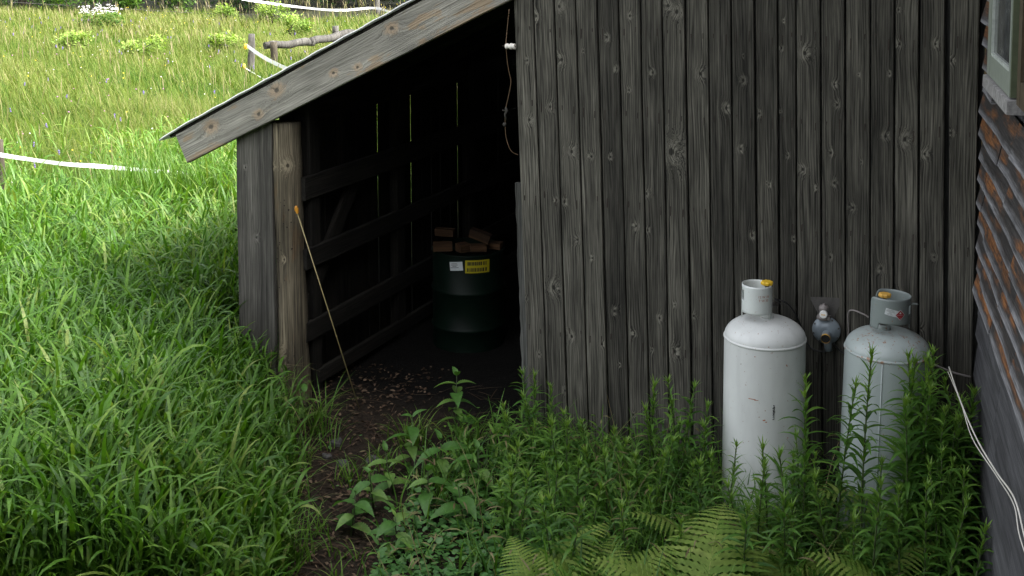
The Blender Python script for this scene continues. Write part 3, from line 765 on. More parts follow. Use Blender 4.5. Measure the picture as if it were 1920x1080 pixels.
# flammable-gas label on the right guard
lb = empty  # placeholder name not used
ax = (-.002, -.01); ph = R(-90); rot = -.20
V, Fc = quadpatch(.078, .030, 8); LBL = MB().add(bend(V, .0938, ph - .10, 1.108, rot, ax), Fc).build('hazard_label', M['paper'], TB)
tx = MB()
for k, body in enumerate(('LIQUEFIED', 'PETROLEUM', 'GAS', 'UN 1075')):
    V, Fc = text_mesh(body, .0066); V = [(x - .016, y + .0095 - k * .0064, 0) for x, y, z in V]; tx.add(bend(V, .0941, ph - .10, 1.108, rot, ax), Fc)
tx.build('label_print', M['ink'], LBL)
V, Fc = diamond(.0250); MB().add(bend(V, .0941, ph + .22, 1.100, 0, ax), Fc).build('diamond_border', M['paper'], LBL)
V, Fc = diamond(.0222); MB().add(bend(V, .0944, ph + .22, 1.100, 0, ax), Fc).build('red_diamond', M['red_print'], LBL)
wm_ = MB()
V, Fc = text_mesh('FLAMMABLE GAS', .0046); wm_.add(bend(V, .0947, ph + .22, 1.100, 0, ax), Fc)
V, Fc = text_mesh('2', .007); wm_.add(bend([(x, y - .0145, 0) for x, y, z in V], .0947, ph + .22, 1.100, 0, ax), Fc)
fl = [(-.0035, .006), (.0035, .006), (.0045, .009), (.002, .0115), (.0025, .015), (-.001, .0125), (-.004, .010)]
wm_.add(bend([(x, y, 0) for x, y in fl], .0947, ph + .22, 1.100, 0, ax), [tuple(range(len(fl)))])
wm_.build('diamond_print', M['paper'], LBL)

# ------------------------------------------------------------------ regulator between the tanks
rg = empty('gas_regulator', bw(1.612, -.001, .89), BA, 'grey round gas regulator with open vent pipe on the wall between tanks', 'regulator')
RX = Matrix.Rotation(R(90), 4, 'X')      # lathe axis -> toward the camera (-y)
bp = MB(); bp.add([(-.085, -.003, .150), (.055, -.003, .162), (.058, -.003, .125), (.03, -.003, .06), (.02, -.003, .0), (-.03, -.003, .0), (-.045, -.003, .07), (-.082, -.003, .135)], [tuple(range(8))[::-1]])
bp.build('mounting_plate', M['iron'], rg, solid=.004)
ds = MB().lathe([(.050, .005), (.064, .018), (.068, .022), (.068, .032), (.062, .036), (.050, .050), (.036, .058), (.022, .062)], 40, RX)
dso = ds.build('diaphragm_case', M['reg_grey'], rg)
bl_ = MB()
for k in range(8):
    a = 2 * pi * k / 8 + .3; bl_.lathe([(.005, .030), (.005, .039), (.003, .040)], 6, Matrix.Translation((.061 * cos(a), 0, .061 * sin(a))) @ RX)
bl_.build('bolt', M['iron'], rg)
vp = MB(); vp.tube([(.006, -.050, -.010), (.008, -.085, -.014), (.009, -.105, -.016)], [.022, .0215, .0215], 20, cap=False)
vp.build('vent_pipe', M['reg_grey'], rg)
MB().tube([(.0088, -.100, -.0155), (.0092, -.113, -.017)], [.0222, .0222], 20, cap=False).build('vent_ring', M['ochre'], rg)
MB().lathe([(.0, .0), (.0208, .0), (.0208, .001)], 20, Matrix.Translation((.009, -.106, -.0162)) @ RX).build('vent_mouth', M['black'], rg)
dr = MB(); dr.tube([(.010, -.060, -.024), (.014, -.064, -.055), (.018, -.062, -.088)], [.020, .0185, .0185], 16); dr.build('outlet_elbow', M['reg_grey'], rg)
bt = MB(); bt.lathe([(.030, .060), (.030, .075), (.021, .078), (.020, .100), (.024, .104), (.024, .120), (.018, .128), (.006, .131), (.006, .136)], 24, Matrix.Translation((-.012, -.045, 0)))
bt.build('bonnet', M['reg_brown'], rg)
bb = MB(); bb.box((-.042, -.066, .062), (.020, -.022, .076)); bb.build('inlet_block', M['reg_brown'], rg)
MB().lathe([(.019, .0), (.019, .014), (.016, .017)], 24, Matrix.Translation((-.008, -.066, .092)) @ RX).build('dial', M['white_plastic'], rg)
MB().box((-.018, -.0845, .090), (.002, -.0832, .0935)).build('dial_mark', M['ochre'], rg)
# hoses
p = [Vector((1.214 + .075, 5.745, 1.055)), bw(1.37, -.09, 1.035), bw(1.43, -.07, 1.01), bw(1.475, -.05, .94), bw(1.495, -.03, .87), bw(1.53, -.03, .80), bw(1.585, -.05, .785), bw(1.625, -.062, .80)]
def smooth_path(P, n=6):
    P = [Vector(q) for q in P]; out = []
    for i in range(len(P) - 1):
        a, b, c, d = P[max(0, i-1)], P[i], P[i+1], P[min(len(P)-1, i+2)]
        for k in range(n):
            t = k / n; out.append(.5 * ((2*b) + (c-a)*t + (2*a-5*b+4*c-d)*t*t + (3*b-a-3*c+d)*t**3))
    return out + [P[-1]]
def wire(name, P, rad, mat, label, cat, group=None, n=6, at=None):
    P = smooth_path(P, n); o0 = Vector(P[0])
    o = MB().tube([q - o0 for q in P], rad, 7).build(name, mat); o.location = o0
    return tag(o, label, cat, group)
wire('gas_hose', p, .0042, M['black'], 'thin black hose looping from the left tank valve to the regulator', 'hose')
wire('gas_hose', [bw(1.65, -.035, .83), bw(1.675, -.03, .80), bw(1.71, -.03, .785), bw(1.76, -.02, .80), bw(1.80, -.02, .86)], .0042, M['black'], 'short black hose running from the regulator behind the right tank', 'hose')
wire('copper_pigtail', [bw(1.70, -.012, .78), bw(1.715, -.012, .88), bw(1.712, -.02, .98), bw(1.735, -.03, 1.006), bw(1.80, -.08, 1.005), (1.66, 5.58, 1.045)], .0038, M['reg_brown'], 'thin bent grey pipe entering the right tank collar from the wall', 'pipe')

# ------------------------------------------------------------------ drum in the shed, firewood on it
DC = Vector((-.302, 8.3, -.055)); DR = .246
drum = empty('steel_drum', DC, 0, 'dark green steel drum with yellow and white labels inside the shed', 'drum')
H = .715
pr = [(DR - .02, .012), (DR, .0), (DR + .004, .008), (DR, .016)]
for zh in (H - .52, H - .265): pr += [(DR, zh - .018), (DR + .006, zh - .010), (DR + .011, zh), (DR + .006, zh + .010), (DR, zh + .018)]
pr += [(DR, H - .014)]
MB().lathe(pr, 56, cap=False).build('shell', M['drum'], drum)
MB().lathe([(DR, H - .014), (DR + .006, H - .010), (DR + .007, H - .002), (DR + .003, H + .003), (DR - .004, H), (DR - .006, H - .014), (0.001, H - .016)], 56, cap=False).build('lid_rim', M['drum'], drum)
def drum_ang(px_off): return R(-90) + math.asin(max(-.95, min(.95, px_off / DR)))
ylab = MB(); V, Fc = quadpatch(.172, .088, 10); yl = ylab.add(bend(V, DR + .0012, R(-90) + .300, H - .072, -.02), Fc).build('barcode_label', M['label_yellow'], drum)
bars = MB()
for zo in (.021, -.021):
    x = -.070
    while x < .068:
        w = random.choice([.0025, .004, .006, .009]); V, Fc = quadpatch(w, .025, 1)
        bars.add(bend([(q[0] + x, q[1] + zo, 0) for q in V], DR + .0022, R(-90) + .300, H - .072, -.02), Fc); x += w + random.choice([.002, .003, .0055])
bars.build('barcode', M['ink'], yl)
V, Fc = quadpatch(.092, .060, 8); wl = MB().add(bend(V, DR + .0012, R(-90) - .300, H - .070, .10), Fc).build('shipping_label', M['paper'], drum)
lnz = MB()
for k, (w, zo) in enumerate([(.04, .018), (.05, .009), (.03, .0), (.06, -.009)]):
    V, Fc = quadpatch(w, .003, 4); lnz.add(bend([(q[0] - .012, q[1] + zo, 0) for q in V], DR + .0022, R(-90) - .300, H - .070, .10), Fc)
lnz.build('label_print', M['ink'], wl)
FW = [((-.17, -.10, .0), .13, .06, .055, 5, 0, 'sawn firewood block lying at the left edge of the drum lid'),
      ((-.16, .02, .055), .13, .07, .045, -8, 2, 'firewood block stacked second layer behind the left edge'),
      ((.095, -.10, .050), .145, .07, .060, -12, 18, 'bright tilted firewood block resting on top of the pile'),
      ((.07, -.12, .0), .11, .07, .045, 10, 0, 'firewood block under the tilted one at the drum rim'),
      ((.175, -.04, .0), .12, .08, .042, -20, 0, 'reddish firewood block at the right edge of the drum lid'),
      ((-.03, -.13, .0), .08, .08, .055, 35, 0, 'greyish split firewood chunk in the middle of the drum lid')]
for (px_, py_, pz_), lx, ly, lz, rz, ry, lab in FW:
    m = MB(); e = .004
    V = [(-lx/2+random.uniform(-e,e), -ly/2+random.uniform(-e,e), 0), (lx/2+random.uniform(-e,e), -ly/2, 0), (lx/2, ly/2, 0), (-lx/2, ly/2, 0),
         (-lx/2, -ly/2+e, lz+random.uniform(-e,e)), (lx/2+random.uniform(-e,e), -ly/2, lz), (lx/2-e, ly/2, lz+random.uniform(-e,e)), (-lx/2+e, ly/2, lz)]
    m.add([(z, y, x) for x, y, z in V], [(0,3,2,1),(4,5,6,7),(0,1,5,4),(1,2,6,5),(2,3,7,6),(3,0,4,7)])
    o = m.build('firewood_block', M['firewood']); o.location = DC + Vector((px_, py_, H + .004 + pz_ + (.02 if ry else 0)))
    o.rotation_euler = Matrix.Rotation(R(rz), 3, 'Z').to_4x4().to_3x3() .to_euler() if False else (Matrix.Rotation(R(rz), 3, 'Z') @ Matrix.Rotation(R(ry), 3, 'Y') @ Matrix(((0,0,1),(0,1,0),(1,0,0))) ).to_euler() if False else (0, R(ry), R(rz))
    # lay the grain (local z) along the block: mesh is already built with length on z, so turn it flat
    o.rotation_euler = (Matrix.Rotation(R(rz), 3, 'Z') @ Matrix.Rotation(R(90 + ry), 3, 'Y')).to_euler()
    o.location.z += lz if True else 0
    tag(o, lab, 'firewood', 'firewood on the drum')

# ------------------------------------------------------------------ insulator and wires on the barn edge
ins = empty('insulator', bw(-.075, -.02, 2.221), BA, 'white ceramic spool insulator nailed to the top of the barn edge', 'insulator')
RY = Matrix.Rotation(R(90), 4, 'Y')
MB().lathe([(.006, -.030), (.016, -.028), (.017, -.018), (.012, -.012), (.012, -.006), (.017, -.002), (.017, .008), (.012, .012), (.016, .018), (.016, .026)], 20, RY).build('spool', M['ceramic'], ins)
MB().tube([(-.05, 0, .001), (.03, 0, .0)], .003, 6).build('nail', M['rust_iron'], ins)
wire('hanging_wire', [bw(-.088, -.01, 2.42), bw(-.1, -.012, 2.30), bw(-.098, -.03, 2.22), bw(-.092, -.012, 2.10), bw(-.078, -.01, 2.03), bw(-.092, -.01, 1.95), bw(-.108, -.01, 1.88), bw(-.112, -.01, 1.80), bw(-.105, -.01, 1.72), bw(-.078, -.01, 1.655), bw(-.044, .01, 1.63)], .0024, M['copper'], 'thin rusty wire hanging down the barn edge below the spool insulator', 'wire')
kn = MB(); kn.tube([(0, 0, .02), (.006, 0, .0), (-.004, 0, -.02), (.004, 0, -.05)], [.005, .009, .006, .006], 7); kn.tube([(-.018, 0, .004), (.008, 0, -.004)], .004, 6); kn.lathe([(.004, -.010), (.011, -.006), (.011, .006), (.004, .010)], 10, Matrix.Translation((-.006, 0, -.075)) @ RY)
ko = kn.build('wire_splice', M['grey_wood']); ko.location = bw(-.108, -.012, 1.87); tag(ko, 'grey knotted splice with clamp halfway down the hanging wire', 'wire splice')
# white cables sagging from the barn corner past the house wall
P = [Vector(q) for q in [(1.934, 5.28, 0.916), (1.883, 5.0, 0.875), (1.801, 4.6, 0.88), (1.719, 4.2, 0.928), (1.638, 3.85, 0.998), (1.612, 3.7, 0.94), (1.576, 3.5, 0.861)]]
wire('white_cable', P, .0031, M['cable'], 'thicker white cable slanting down beside the dark clapboards', 'cable', n=8)
P2 = [q + Vector((-.004 + .012 * sin(i * 2.3), .0, -.012 - .012 * sin(i * 1.9 + 1))) for i, q in enumerate(P)]
wire('white_cable', P2, .0021, M['cable'], 'thinner white wire winding loosely round the thicker cable', 'cable', n=8)
wire('grey_pipe', [bw(2.02, -.02, .80), bw(2.10, -.05, .80), bw(2.2, -.06, .775), bw(2.28, -.05, .76)], .005, M['reg_brown'], 'thin grey tube on the planks by the house corner above the weeds', 'pipe')

# ------------------------------------------------------------------ plants: blade and leaf generators
def ribbons(base, az, th0, th1, Ln, wd, segs, prof, pw=1.0, rnd=None, fold=0.0, twist=None):
    """n bent strips. angles from vertical run th0 -> th1; prof = width factors (segs+1)"""
    base = np.asarray(base, float); n = len(base)
    az = np.broadcast_to(az, n); th0 = np.broadcast_to(th0, n); th1 = np.broadcast_to(th1, n); Ln = np.broadcast_to(Ln, n); wd = np.broadcast_to(wd, n)
    t = np.linspace(0, 1, segs + 1)
    th = th0[:, None] + (th1 - th0)[:, None] * t[None, :] ** pw
    mid = (th[:, 1:] + th[:, :-1]) / 2; d = Ln[:, None] / segs
    hx = np.concatenate([np.zeros((n, 1)), np.cumsum(np.sin(mid) * d, 1)], 1)
    hz = np.concatenate([np.zeros((n, 1)), np.cumsum(np.cos(mid) * d, 1)], 1)
    P = np.stack([base[:, 0:1] + hx * np.cos(az)[:, None], base[:, 1:2] + hx * np.sin(az)[:, None], base[:, 2:3] + hz], -1)
    tw = np.zeros(n) if twist is None else twist
    tt = tw[:, None] * t[None, :]
    sx = -np.sin(az)[:, None] * np.cos(tt); sy = np.cos(az)[:, None] * np.cos(tt); szz = np.sin(tt)
    side = np.stack([sx, sy, szz], -1)
    hw = (wd[:, None] * np.asarray(prof)[None, :] / 2)[..., None]
    m = 3 if fold else 2
    if fold:
        nrm = np.stack([-np.cos(th) * np.cos(az)[:, None], -np.cos(th) * np.sin(az)[:, None], np.sin(th)], -1)
        V = np.stack([P - side * hw + nrm * hw * fold, P, P + side * hw + nrm * hw * fold], 2)
    else:
        V = np.stack([P - side * hw, P + side * hw], 2)
    V = V.reshape(n, -1, 3)
    f = []
    for i in range(segs):
        for k in range(m - 1): f.append((m*i+k, m*i+k+1, m*(i+1)+k+1, m*(i+1)+k))
    f = np.array(f); F = (f[None] + (np.arange(n) * (segs + 1) * m)[:, None, None]).reshape(-1, 4)
    r = rng.random(n) if rnd is None else rnd
    return V.reshape(-1, 3), F, np.repeat(r, (segs + 1) * m), np.tile(np.repeat(t, m), n)

class Veg:
    def __init__(s): s.V = []; s.F = []; s.r = []; s.t = []; s.n = 0
    def add(s, V, F, r, t): s.V.append(V); s.F.append(np.asarray(F) + s.n); s.r.append(r); s.t.append(t); s.n += len(V)
    def mesh(s, name, mat): return mesh_np(name, np.concatenate(s.V), s.F, mat, {'rnd': np.concatenate(s.r), 'along': np.concatenate(s.t)})
def quad_merge(Fs): return Fs
BLADE = lambda n: [1 - .94 * (i / n) ** 2.2 for i in range(n + 1)]
LEAF = lambda n: [max(.06, sin(pi * (.06 + .94 * i / n) ** .75)) for i in range(n + 1)]

def patchy(x, y, f=1.0, seed=0):
    return (np.sin(x * 1.3 * f + seed) * np.cos(y * 1.1 * f - seed * 1.7) + np.sin((x + y) * 2.9 * f + seed * 3) * .5 + np.sin((x * .7 - y * 1.9) * 4.7 * f + seed) * .3) / 1.8

def in_barn(x, y, m=.0):
    dx = x - BO[0]; dy = y - BO[1]
    s = dx * cos(BA) + dy * sin(BA); w = -dx * sin(BA) + dy * cos(BA)
    return (w > .04 - m) & (s > -1.70 - m) & (w < 5.5)
def frustum(x, y, m=.35): return (x > -.44 * y - m) & (x < .44 * y + m)

# ---- tall broad-bladed grass on the left
def tall_grass():
    g = Veg()
    N = 17000
    y = 4.5 + 9.5 * rng.random(N) ** 1.15; xl = -.44 * y - .8
    bx = np.where(y < 7.0, np.interp(y, [4.5, 5.2, 6.0, 6.5, 7.0], [-1.06, -1.10, -1.26, -1.36, -1.46]), np.interp(y, [7.0, 7.6, 14], [-1.46, -1.55, -1.2]))
    x = xl + (bx - xl + .12 * rng.normal(size=N)) * rng.random(N) ** .95
    ok = ~in_barn(x, y, .0) & (x < bx + .15) & ((y < 9.8) | (rng.random(N) < np.clip((14.6 - y) / 4.8, 0, 1) * (patchy(x, y, .8, 2) > -.35) * np.where(x > -4.1, 1, .3)))
    ok &= rng.random(N) < np.clip(1.15 - .045 * (y - 4.5), .5, 1)
    x, y = x[ok], y[ok]; n = len(x)
    dm = np.clip((bx[ok] - x) / .5, 0, 1)                       # shorter toward the trodden edge
    pt = patchy(x, y, 1.0, 1)
    h = (.46 + .20 * rng.random(n) + .09 * pt) * (.50 + .50 * dm)
    az = rng.random(n) * 2 * pi; lean = np.abs(rng.normal(0, .16, n))
    base = np.stack([x, y, gz(x, y) - .01], -1)
    tone = np.clip(.42 + .22 * pt + .16 * rng.normal(size=n) + .05 * (y - 8), 0, 1)
    g.add(*ribbons(base, az, lean, lean + rng.normal(.12, .1, n), h, .005, 3, [1, .9, .7, .3], rnd=tone * .7))
    # leaves that leave the culm in turn and arch over
    for k in range(5):
        fr = (.30 + .16 * k + .05 * rng.random(n))
        th = lean * fr; hx = np.sin(lean) * h * fr
        b = base + np.stack([hx * np.cos(az), hx * np.sin(az), np.cos(lean * .8) * h * fr], -1)
        la = az + k * pi + rng.normal(0, .7, n)
        up = rng.random(n) < .42
        t0 = .15 + .35 * rng.random(n); t1 = np.where(up, t0 + .5 + .4 * rng.random(n), 1.5 + 1.15 * rng.random(n))
        big = rng.random(n) < .25; Ln = (.14 + .15 * rng.random(n) + .07 * big) * (.7 + .3 * dm); wd = .0095 + .0075 * rng.random(n) + .005 * big
        g.add(*ribbons(b, la, t0, t1, Ln, wd, 6, [.55, .9, 1, .95, .8, .5, .06], 1.25, np.clip(tone + .22 * rng.normal(size=n), 0, 1), twist=rng.normal(0, .5, n)))
    # a denser stand in front of the sagging tape
    m = 420; x = rng.uniform(-4.75, -3.2, m); y = rng.uniform(10.5, 11.6, m); kp = rng.random(m) < np.clip((x + 4.9) / 1.2, .15, 1); x, y = x[kp], y[kp]; m = len(x)
    for k in range(3):
        g.add(*ribbons(np.stack([x + rng.normal(0, .03, m), y + rng.normal(0, .03, m), gz(x, y)], -1), rng.random(m) * 6.28, .05 + .2 * rng.random(m), .4 + 1.4 * rng.random(m), .45 + .30 * rng.random(m), .010 + .008 * rng.random(m), 7, BLADE(7), 2.0, np.clip(rng.normal(.55, .2, m), 0, 1)))
    m = 340; x = rng.uniform(-4.0, -2.7, m); y = rng.uniform(10.9, 11.75, m); kp = rng.random(m) < np.clip((x + 4.1) / .6, .1, 1); x, y = x[kp], y[kp]; m = len(x)
    for k in range(3):
        g.add(*ribbons(np.stack([x + rng.normal(0, .03, m), y + rng.normal(0, .03, m), gz(x, y)], -1), rng.random(m) * 6.28, .05 + .2 * rng.random(m), .3 + 1.0 * rng.random(m), .55 + .32 * rng.random(m), .011 + .008 * rng.random(m), 7, BLADE(7), 2.0, np.clip(rng.normal(.55, .2, m), 0, 1)))
    # fine undergrowth
    N2 = 15000
    y = 4.5 + 8.5 * rng.random(N2); xl = -.44 * y - .5
    bx = np.interp(y, [4.5, 5.2, 6.0, 6.5, 7.0, 7.6, 14], [-.94, -.98, -1.12, -1.22, -1.38, -1.52, -1.2])
    x = xl + (bx - xl) * rng.random(N2) ** .8; ok = ~in_barn(x, y, .0); x, y = x[ok], y[ok]; n = len(x)
    g.add(*ribbons(np.stack([x, y, gz(x, y) - .01], -1), rng.random(n) * 2 * pi, .2 * rng.random(n), .5 + 1.3 * rng.random(n), .14 + .22 * rng.random(n), .0035 + .003 * rng.random(n), 4, BLADE(4), rnd=np.clip(rng.normal(.3, .2, n), 0, 1)))
    tag(mob('tall_grass', g.mesh('tall_grass', M['canary'])), kind='stuff')
    # dry straw lying among it
    d = Veg(); n = 900
    y = 4.6 + 6 * rng.random(n); x = -.44 * y + ( -1.1 + .44 * y) * rng.random(n); ok = ~in_barn(x, y); x, y = x[ok], y[ok]; n = len(x)
    d.add(*ribbons(np.stack([x, y, gz(x, y) + .1 + .2 * rng.random(n)], -1), rng.random(n) * 6.28, .7 + .8 * rng.random(n), 1.3 + .7 * rng.random(n), .2 + .3 * rng.random(n), .003, 3, BLADE(3), rnd=rng.random(n)))
    tag(mob('dry_straw', d.mesh('dry_straw', M['straw'])), kind='stuff')
M['straw'] = foliage('dry_straw_blades', [(.09, .07, .03), (.20, .17, .09), (.15, .16, .06)], .7, .3, .2)
tall_grass()

# ---- sunlit meadow
def meadow():
    g = Veg()
    def band(N, y0, y1, h0, h1, w, segs, pw=1.0):
        y = np.sqrt(y0**2 + (y1**2 - y0**2) * rng.random(N)); x = (-.46 * y - 1.5) + (.46 * y + 1.5 + np.where(y > 13, 3, -.6)) * rng.random(N)
        ok = ~in_barn(x, y, .05) & ((x < -9.6) | (y < 37.2 + .8 * patchy(x, y, 1.0, 3))) & (y < 41.5); x, y = x[ok], y[ok]; n = len(x)
        pt = patchy(x, y, .42, 4); p2 = patchy(x, y, 1.6, 9)
        tone = np.clip(.46 + .26 * pt + .14 * p2 + .24 * rng.normal(size=n) + .010 * (y - 20) - .20 * np.clip((16 - y) / 4, 0, 1), 0, 1)
        h = (h0 + (h1 - h0) * rng.random(n)) * (1 + .25 * pt)
        wind = 2.4 + .8 * patchy(x, y, .3, 2)
        az = np.where(rng.random(n) < .45, wind + rng.normal(0, .6, n), rng.random(n) * 2 * pi)
        t0 = np.abs(rng.normal(.1, .15, n)); t1 = t0 + .3 + 1.3 * rng.random(n)
        g.add(*ribbons(np.stack([x, y, gz(x, y) - .01], -1), az, t0, t1, h, w * (.6 + .8 * rng.random(n)) * (1 + y / 40), segs, BLADE(segs), pw, tone))
    band(52000, 9.5, 18, .22, .50, .006, 4)
    band(60000, 17, 30, .22, .48, .009, 3)
    band(42000, 28, 46, .25, .50, .014, 3)
    tag(mob('meadow_grass', g.mesh('meadow_grass', M['meadow'])), kind='stuff')
    # seed heads on thin stalks
    s = Veg(); N = 2300
    y = np.sqrt(11**2 + (44**2 - 11**2) * rng.random(N)); x = (-.46 * y - 1) + (.46 * y + 1 + np.where(y > 13, 2, -.8)) * rng.random(N)
    ok = ~in_barn(x, y, .1) & (patchy(x, y, .35, 6) > -.15); x, y = x[ok], y[ok]; n = len(x)
    s.add(*ribbons(np.stack([x, y, gz(x, y)], -1), 2.2 + rng.normal(0, 1.0, n), .05, .25 + .5 * rng.random(n), .45 + .30 * rng.random(n), .003 + .00022 * y, 5, [.4, .4, .4, .5, 1.8, .5], 2.0, rng.random(n)))
    tag(mob('seed_heads', s.mesh('seed_heads', M['seed'])), kind='stuff')
M['seed'] = foliage('grass_seed_heads', [(.12, .13, .035), (.17, .155, .07), (.20, .16, .10)], .7, .3, .2)
meadow()

def tri_blobs(P, r, seed=0):
    """small octahedral dots"""
    P = np.asarray(P); n = len(P); r = np.broadcast_to(r, n)
    D = np.array([[1,0,0],[0,1,0],[-1,0,0],[0,-1,0],[0,0,.8],[0,0,-.8]])
    V = (P[:, None, :] + D[None] * r[:, None, None]).reshape(-1, 3)
    f = np.array([[0,1,4],[1,2,4],[2,3,4],[3,0,4],[1,0,5],[2,1,5],[3,2,5],[0,3,5]])
    return V, (f[None] + (np.arange(n) * 6)[:, None, None]).reshape(-1, 3)
def flowers(name, mat, N, y0, y1, h0, h1, r, seed, thr, stacked=1):
    y = np.sqrt(y0**2 + (y1**2 - y0**2) * rng.random(N)); x = (-.45 * y) + (.45 * y + np.where(y > 14, 1, -1.5)) * rng.random(N)
    ok = ~in_barn(x, y, .2) & (patchy(x, y, .5, seed) > thr); x, y = x[ok], y[ok]; n = len(x)
    h = h0 + (h1 - h0) * rng.random(n); P = []
    for k in range(stacked): P.append(np.stack([x + rng.normal(0, .004, n), y, gz(x, y) + h - k * r * 1.5], -1))
    V, F = tri_blobs(np.concatenate(P), r * (.7 + .6 * rng.random(n * stacked)))
    tag(mob(name, mesh_np(name, V, F, M[mat], None, False)), kind='stuff')
flowers('purple_wildflowers', 'petal_purple', 210, 12, 34, .34, .50, .013, 3, -.1, 3)
flowers('pink_clover_flowers', 'petal_pink', 170, 11, 24, .30, .45, .013, 5, -.1)
flowers('yellow_wildflowers', 'petal_yellow', 260, 12, 40, .30, .50, .011, 7, -.1)
flowers('white_wildflowers', 'petal_white', 220, 11, 42, .30, .52, .012, 9, -.1)

# ---- leafy masses (shrubs, crowns)
def leaf_cloud(centers, radii, n, size, flat=.0, mat=None, name='foliage', tone=None):
    c = np.asarray(centers, float); rr = np.asarray(radii, float)
    k = rng.integers(0, len(c), n); d = rng.normal(size=(n, 3)); d /= np.linalg.norm(d, axis=1)[:, None]
    rad = rng.random(n) ** .45
    P = c[k] + d * rr[k] * rad[:, None]
    clump = rng.random(len(c))[k]
    az = rng.random(n) * 2 * pi; th = rng.random(n) * 1.2 + .5
    V, F, r, t = ribbons(P, az, th, th + .5, size * (.7 + .6 * rng.random(n)), size * .5, 2, [.25, 1, .1], rnd=np.clip(.25 + .4 * clump + .2 * rng.normal(size=n) + .15 * d[:, 2], 0, 1))
    return mesh_np(name, V, F, mat, {'rnd': r, 'along': t})
def shrub(name, x, y, r, h, label, mat='shrub_leaf', n=1500, size=.09, group=None, cat='shrub'):
    z = float(gz(x, y)); t = empty(name, (x, y, z), 0, label, cat, group)
    cs = [(random.uniform(-.6, .6) * r, random.uniform(-.6, .6) * r, h * random.uniform(.22, .75)) for _ in range(9)]; rs = [(r * random.uniform(.3, .5), r * random.uniform(.3, .5), h * random.uniform(.18, .3)) for _ in range(9)]
    mob('foliage', leaf_cloud(cs, rs, n, size, mat=M[mat]), t)
    m = MB()
    for k in range(5): m.tube([(random.uniform(-.1, .1) * r, random.uniform(-.1, .1) * r, 0), (random.uniform(-.3, .3) * r, random.uniform(-.3, .3) * r, h * .4), tuple(np.array(cs[k]) )], [.02, .014, .006], 5)
    m.build('stem', M['bark'], t)
    return t
SH = [(-17.8, 40.5, 1.6, 1.6, 'bright green bush at the far left edge of the meadow'), (-15.3, 41.5, 1.7, 1.9, 'rounded light green bush left of the white flowers'),
      (-13.2, 40.8, 1.3, 1.4, 'leafy bush just behind the white flowers'), (-11.3, 41.5, 1.6, 1.9, 'dark green bush behind the meadow right of the white flowers'),
      (-9.4, 42.4, 1.4, 1.6, 'bush in the shade of the first tree trunks'), (-7.4, 43.2, 1.5, 2.0, 'bush between the tree trunks above the white tape'), (-5.4, 43.4, 1.4, 1.9, 'bush under the trees left of the far fence post'),
      (-3.3, 43.0, 1.5, 1.8, 'bush just right of the far fence post'), (-1.2, 42.6, 1.5, 1.9, 'bush hidden mostly behind the shed roof')]
for x, y, r, h, lab in SH: shrub('bush', x, y, r, h, lab, 'shrub_leaf' if x < -10 else 'tree_leaf', 2200, .15, 'bushes along the wood edge')

def tree(x, y, h, r, tr, label):
    z = float(gz(x, y)); t = empty('tree', (x, y, z), 0, label, 'tree', 'trees at the far wood edge')
    m = MB(); lean = random.uniform(-.3, .3)
    path = [(lean * f + .05 * sin(f * 5), .1 * sin(f * 3), h * f * .85) for f in np.linspace(0, 1, 8)]
    m.tube(path, [tr * (1.25 if f == 0 else 1) * (1 - .8 * f) for f in np.linspace(0, 1, 8)], 10)
    cs = []; rs = []
    for k in range(16):
        f = random.uniform(.28, .98); a = random.uniform(0, 6.28); q = r * random.uniform(.2, .8) * (1.15 - f * .6)
        cs.append((lean * f + q * cos(a), q * sin(a), h * f)); rs.append((r * .42, r * .42, h * .10))
        m.tube([(lean * f * .8, 0, h * f * .8), tuple(np.array(cs[-1]) * [.6, .6, .95]), cs[-1]], [tr * .3, tr * .2, tr * .05], 5)
    m.build('trunk', M['bark'], t)
    mob('crown', leaf_cloud(cs, rs, 5200, .34, mat=M['tree_leaf'], name='crown'), t)
TR = [(-18.5, 46.5, 11, 3.6, .22, 'leftmost broadleaf tree beyond the meadow'), (-14.6, 47.5, 12, 3.8, .25, 'broadleaf tree behind the white flower patch'), (-10.9, 46.3, 10, 3.2, .20, 'broadleaf tree at the start of the dark wood edge'),
      (-9.2, 45.6, 12, 3.4, .17, 'tree with slim trunk standing left of the far white tape'), (-6.6, 45.4, 13, 3.6, .24, 'tree with thick brown trunk above the far white tape'), (-4.9, 47.0, 11, 3.4, .20, 'tree set back behind the far fence post'),
      (-2.2, 46.0, 12, 3.6, .22, 'tree behind the top of the shed roof'), (1.6, 47.0, 12, 3.8, .24, 'tree hidden behind the barn at the wood edge')]
for a in TR: tree(*a)
wm = leaf_cloud([(x, 50 + random.uniform(-1, 3), random.uniform(.6, 5)) for x in np.linspace(-30, 14, 60)], [(1.5, 1.2, 1.6)] * 60, 9000, .4, mat=M['tree_leaf'], name='wood_undergrowth')
tag(mob('wood_undergrowth', wm), kind='stuff')

# white flowering clump in the meadow
t = empty('flowering_clump', (-11.25, 33.4, float(gz(-11.25, 33.4))), 0, 'clump of white flowers standing in the far meadow grass', 'flowers')
P = []; leaf = []
for k in range(75):
    a = random.uniform(0, 6.28); q = .62 * math.sqrt(random.random()); P.append((q * cos(a) * 1.0, q * sin(a) * .8, .60 + .16 * (1 - q) + random.uniform(-.14, .08)))
PP = []
for p in P:
    for j in range(4): PP.append((p[0] + random.gauss(0, .025), p[1] + random.gauss(0, .025), p[2] + random.gauss(0, .010)))
V, F = tri_blobs(PP, .016); tag(mob('flower_heads', mesh_np('flower_heads', V, F, M['petal_white'], None, False), t), kind='stuff')
mob('foliage', leaf_cloud([(0, 0, .35), (.3, .1, .3), (-.3, 0, .3)], [(.5, .45, .3), (.35, .3, .26), (.35, .3, .26)], 900, .10, mat=M['shrub_leaf']), t)

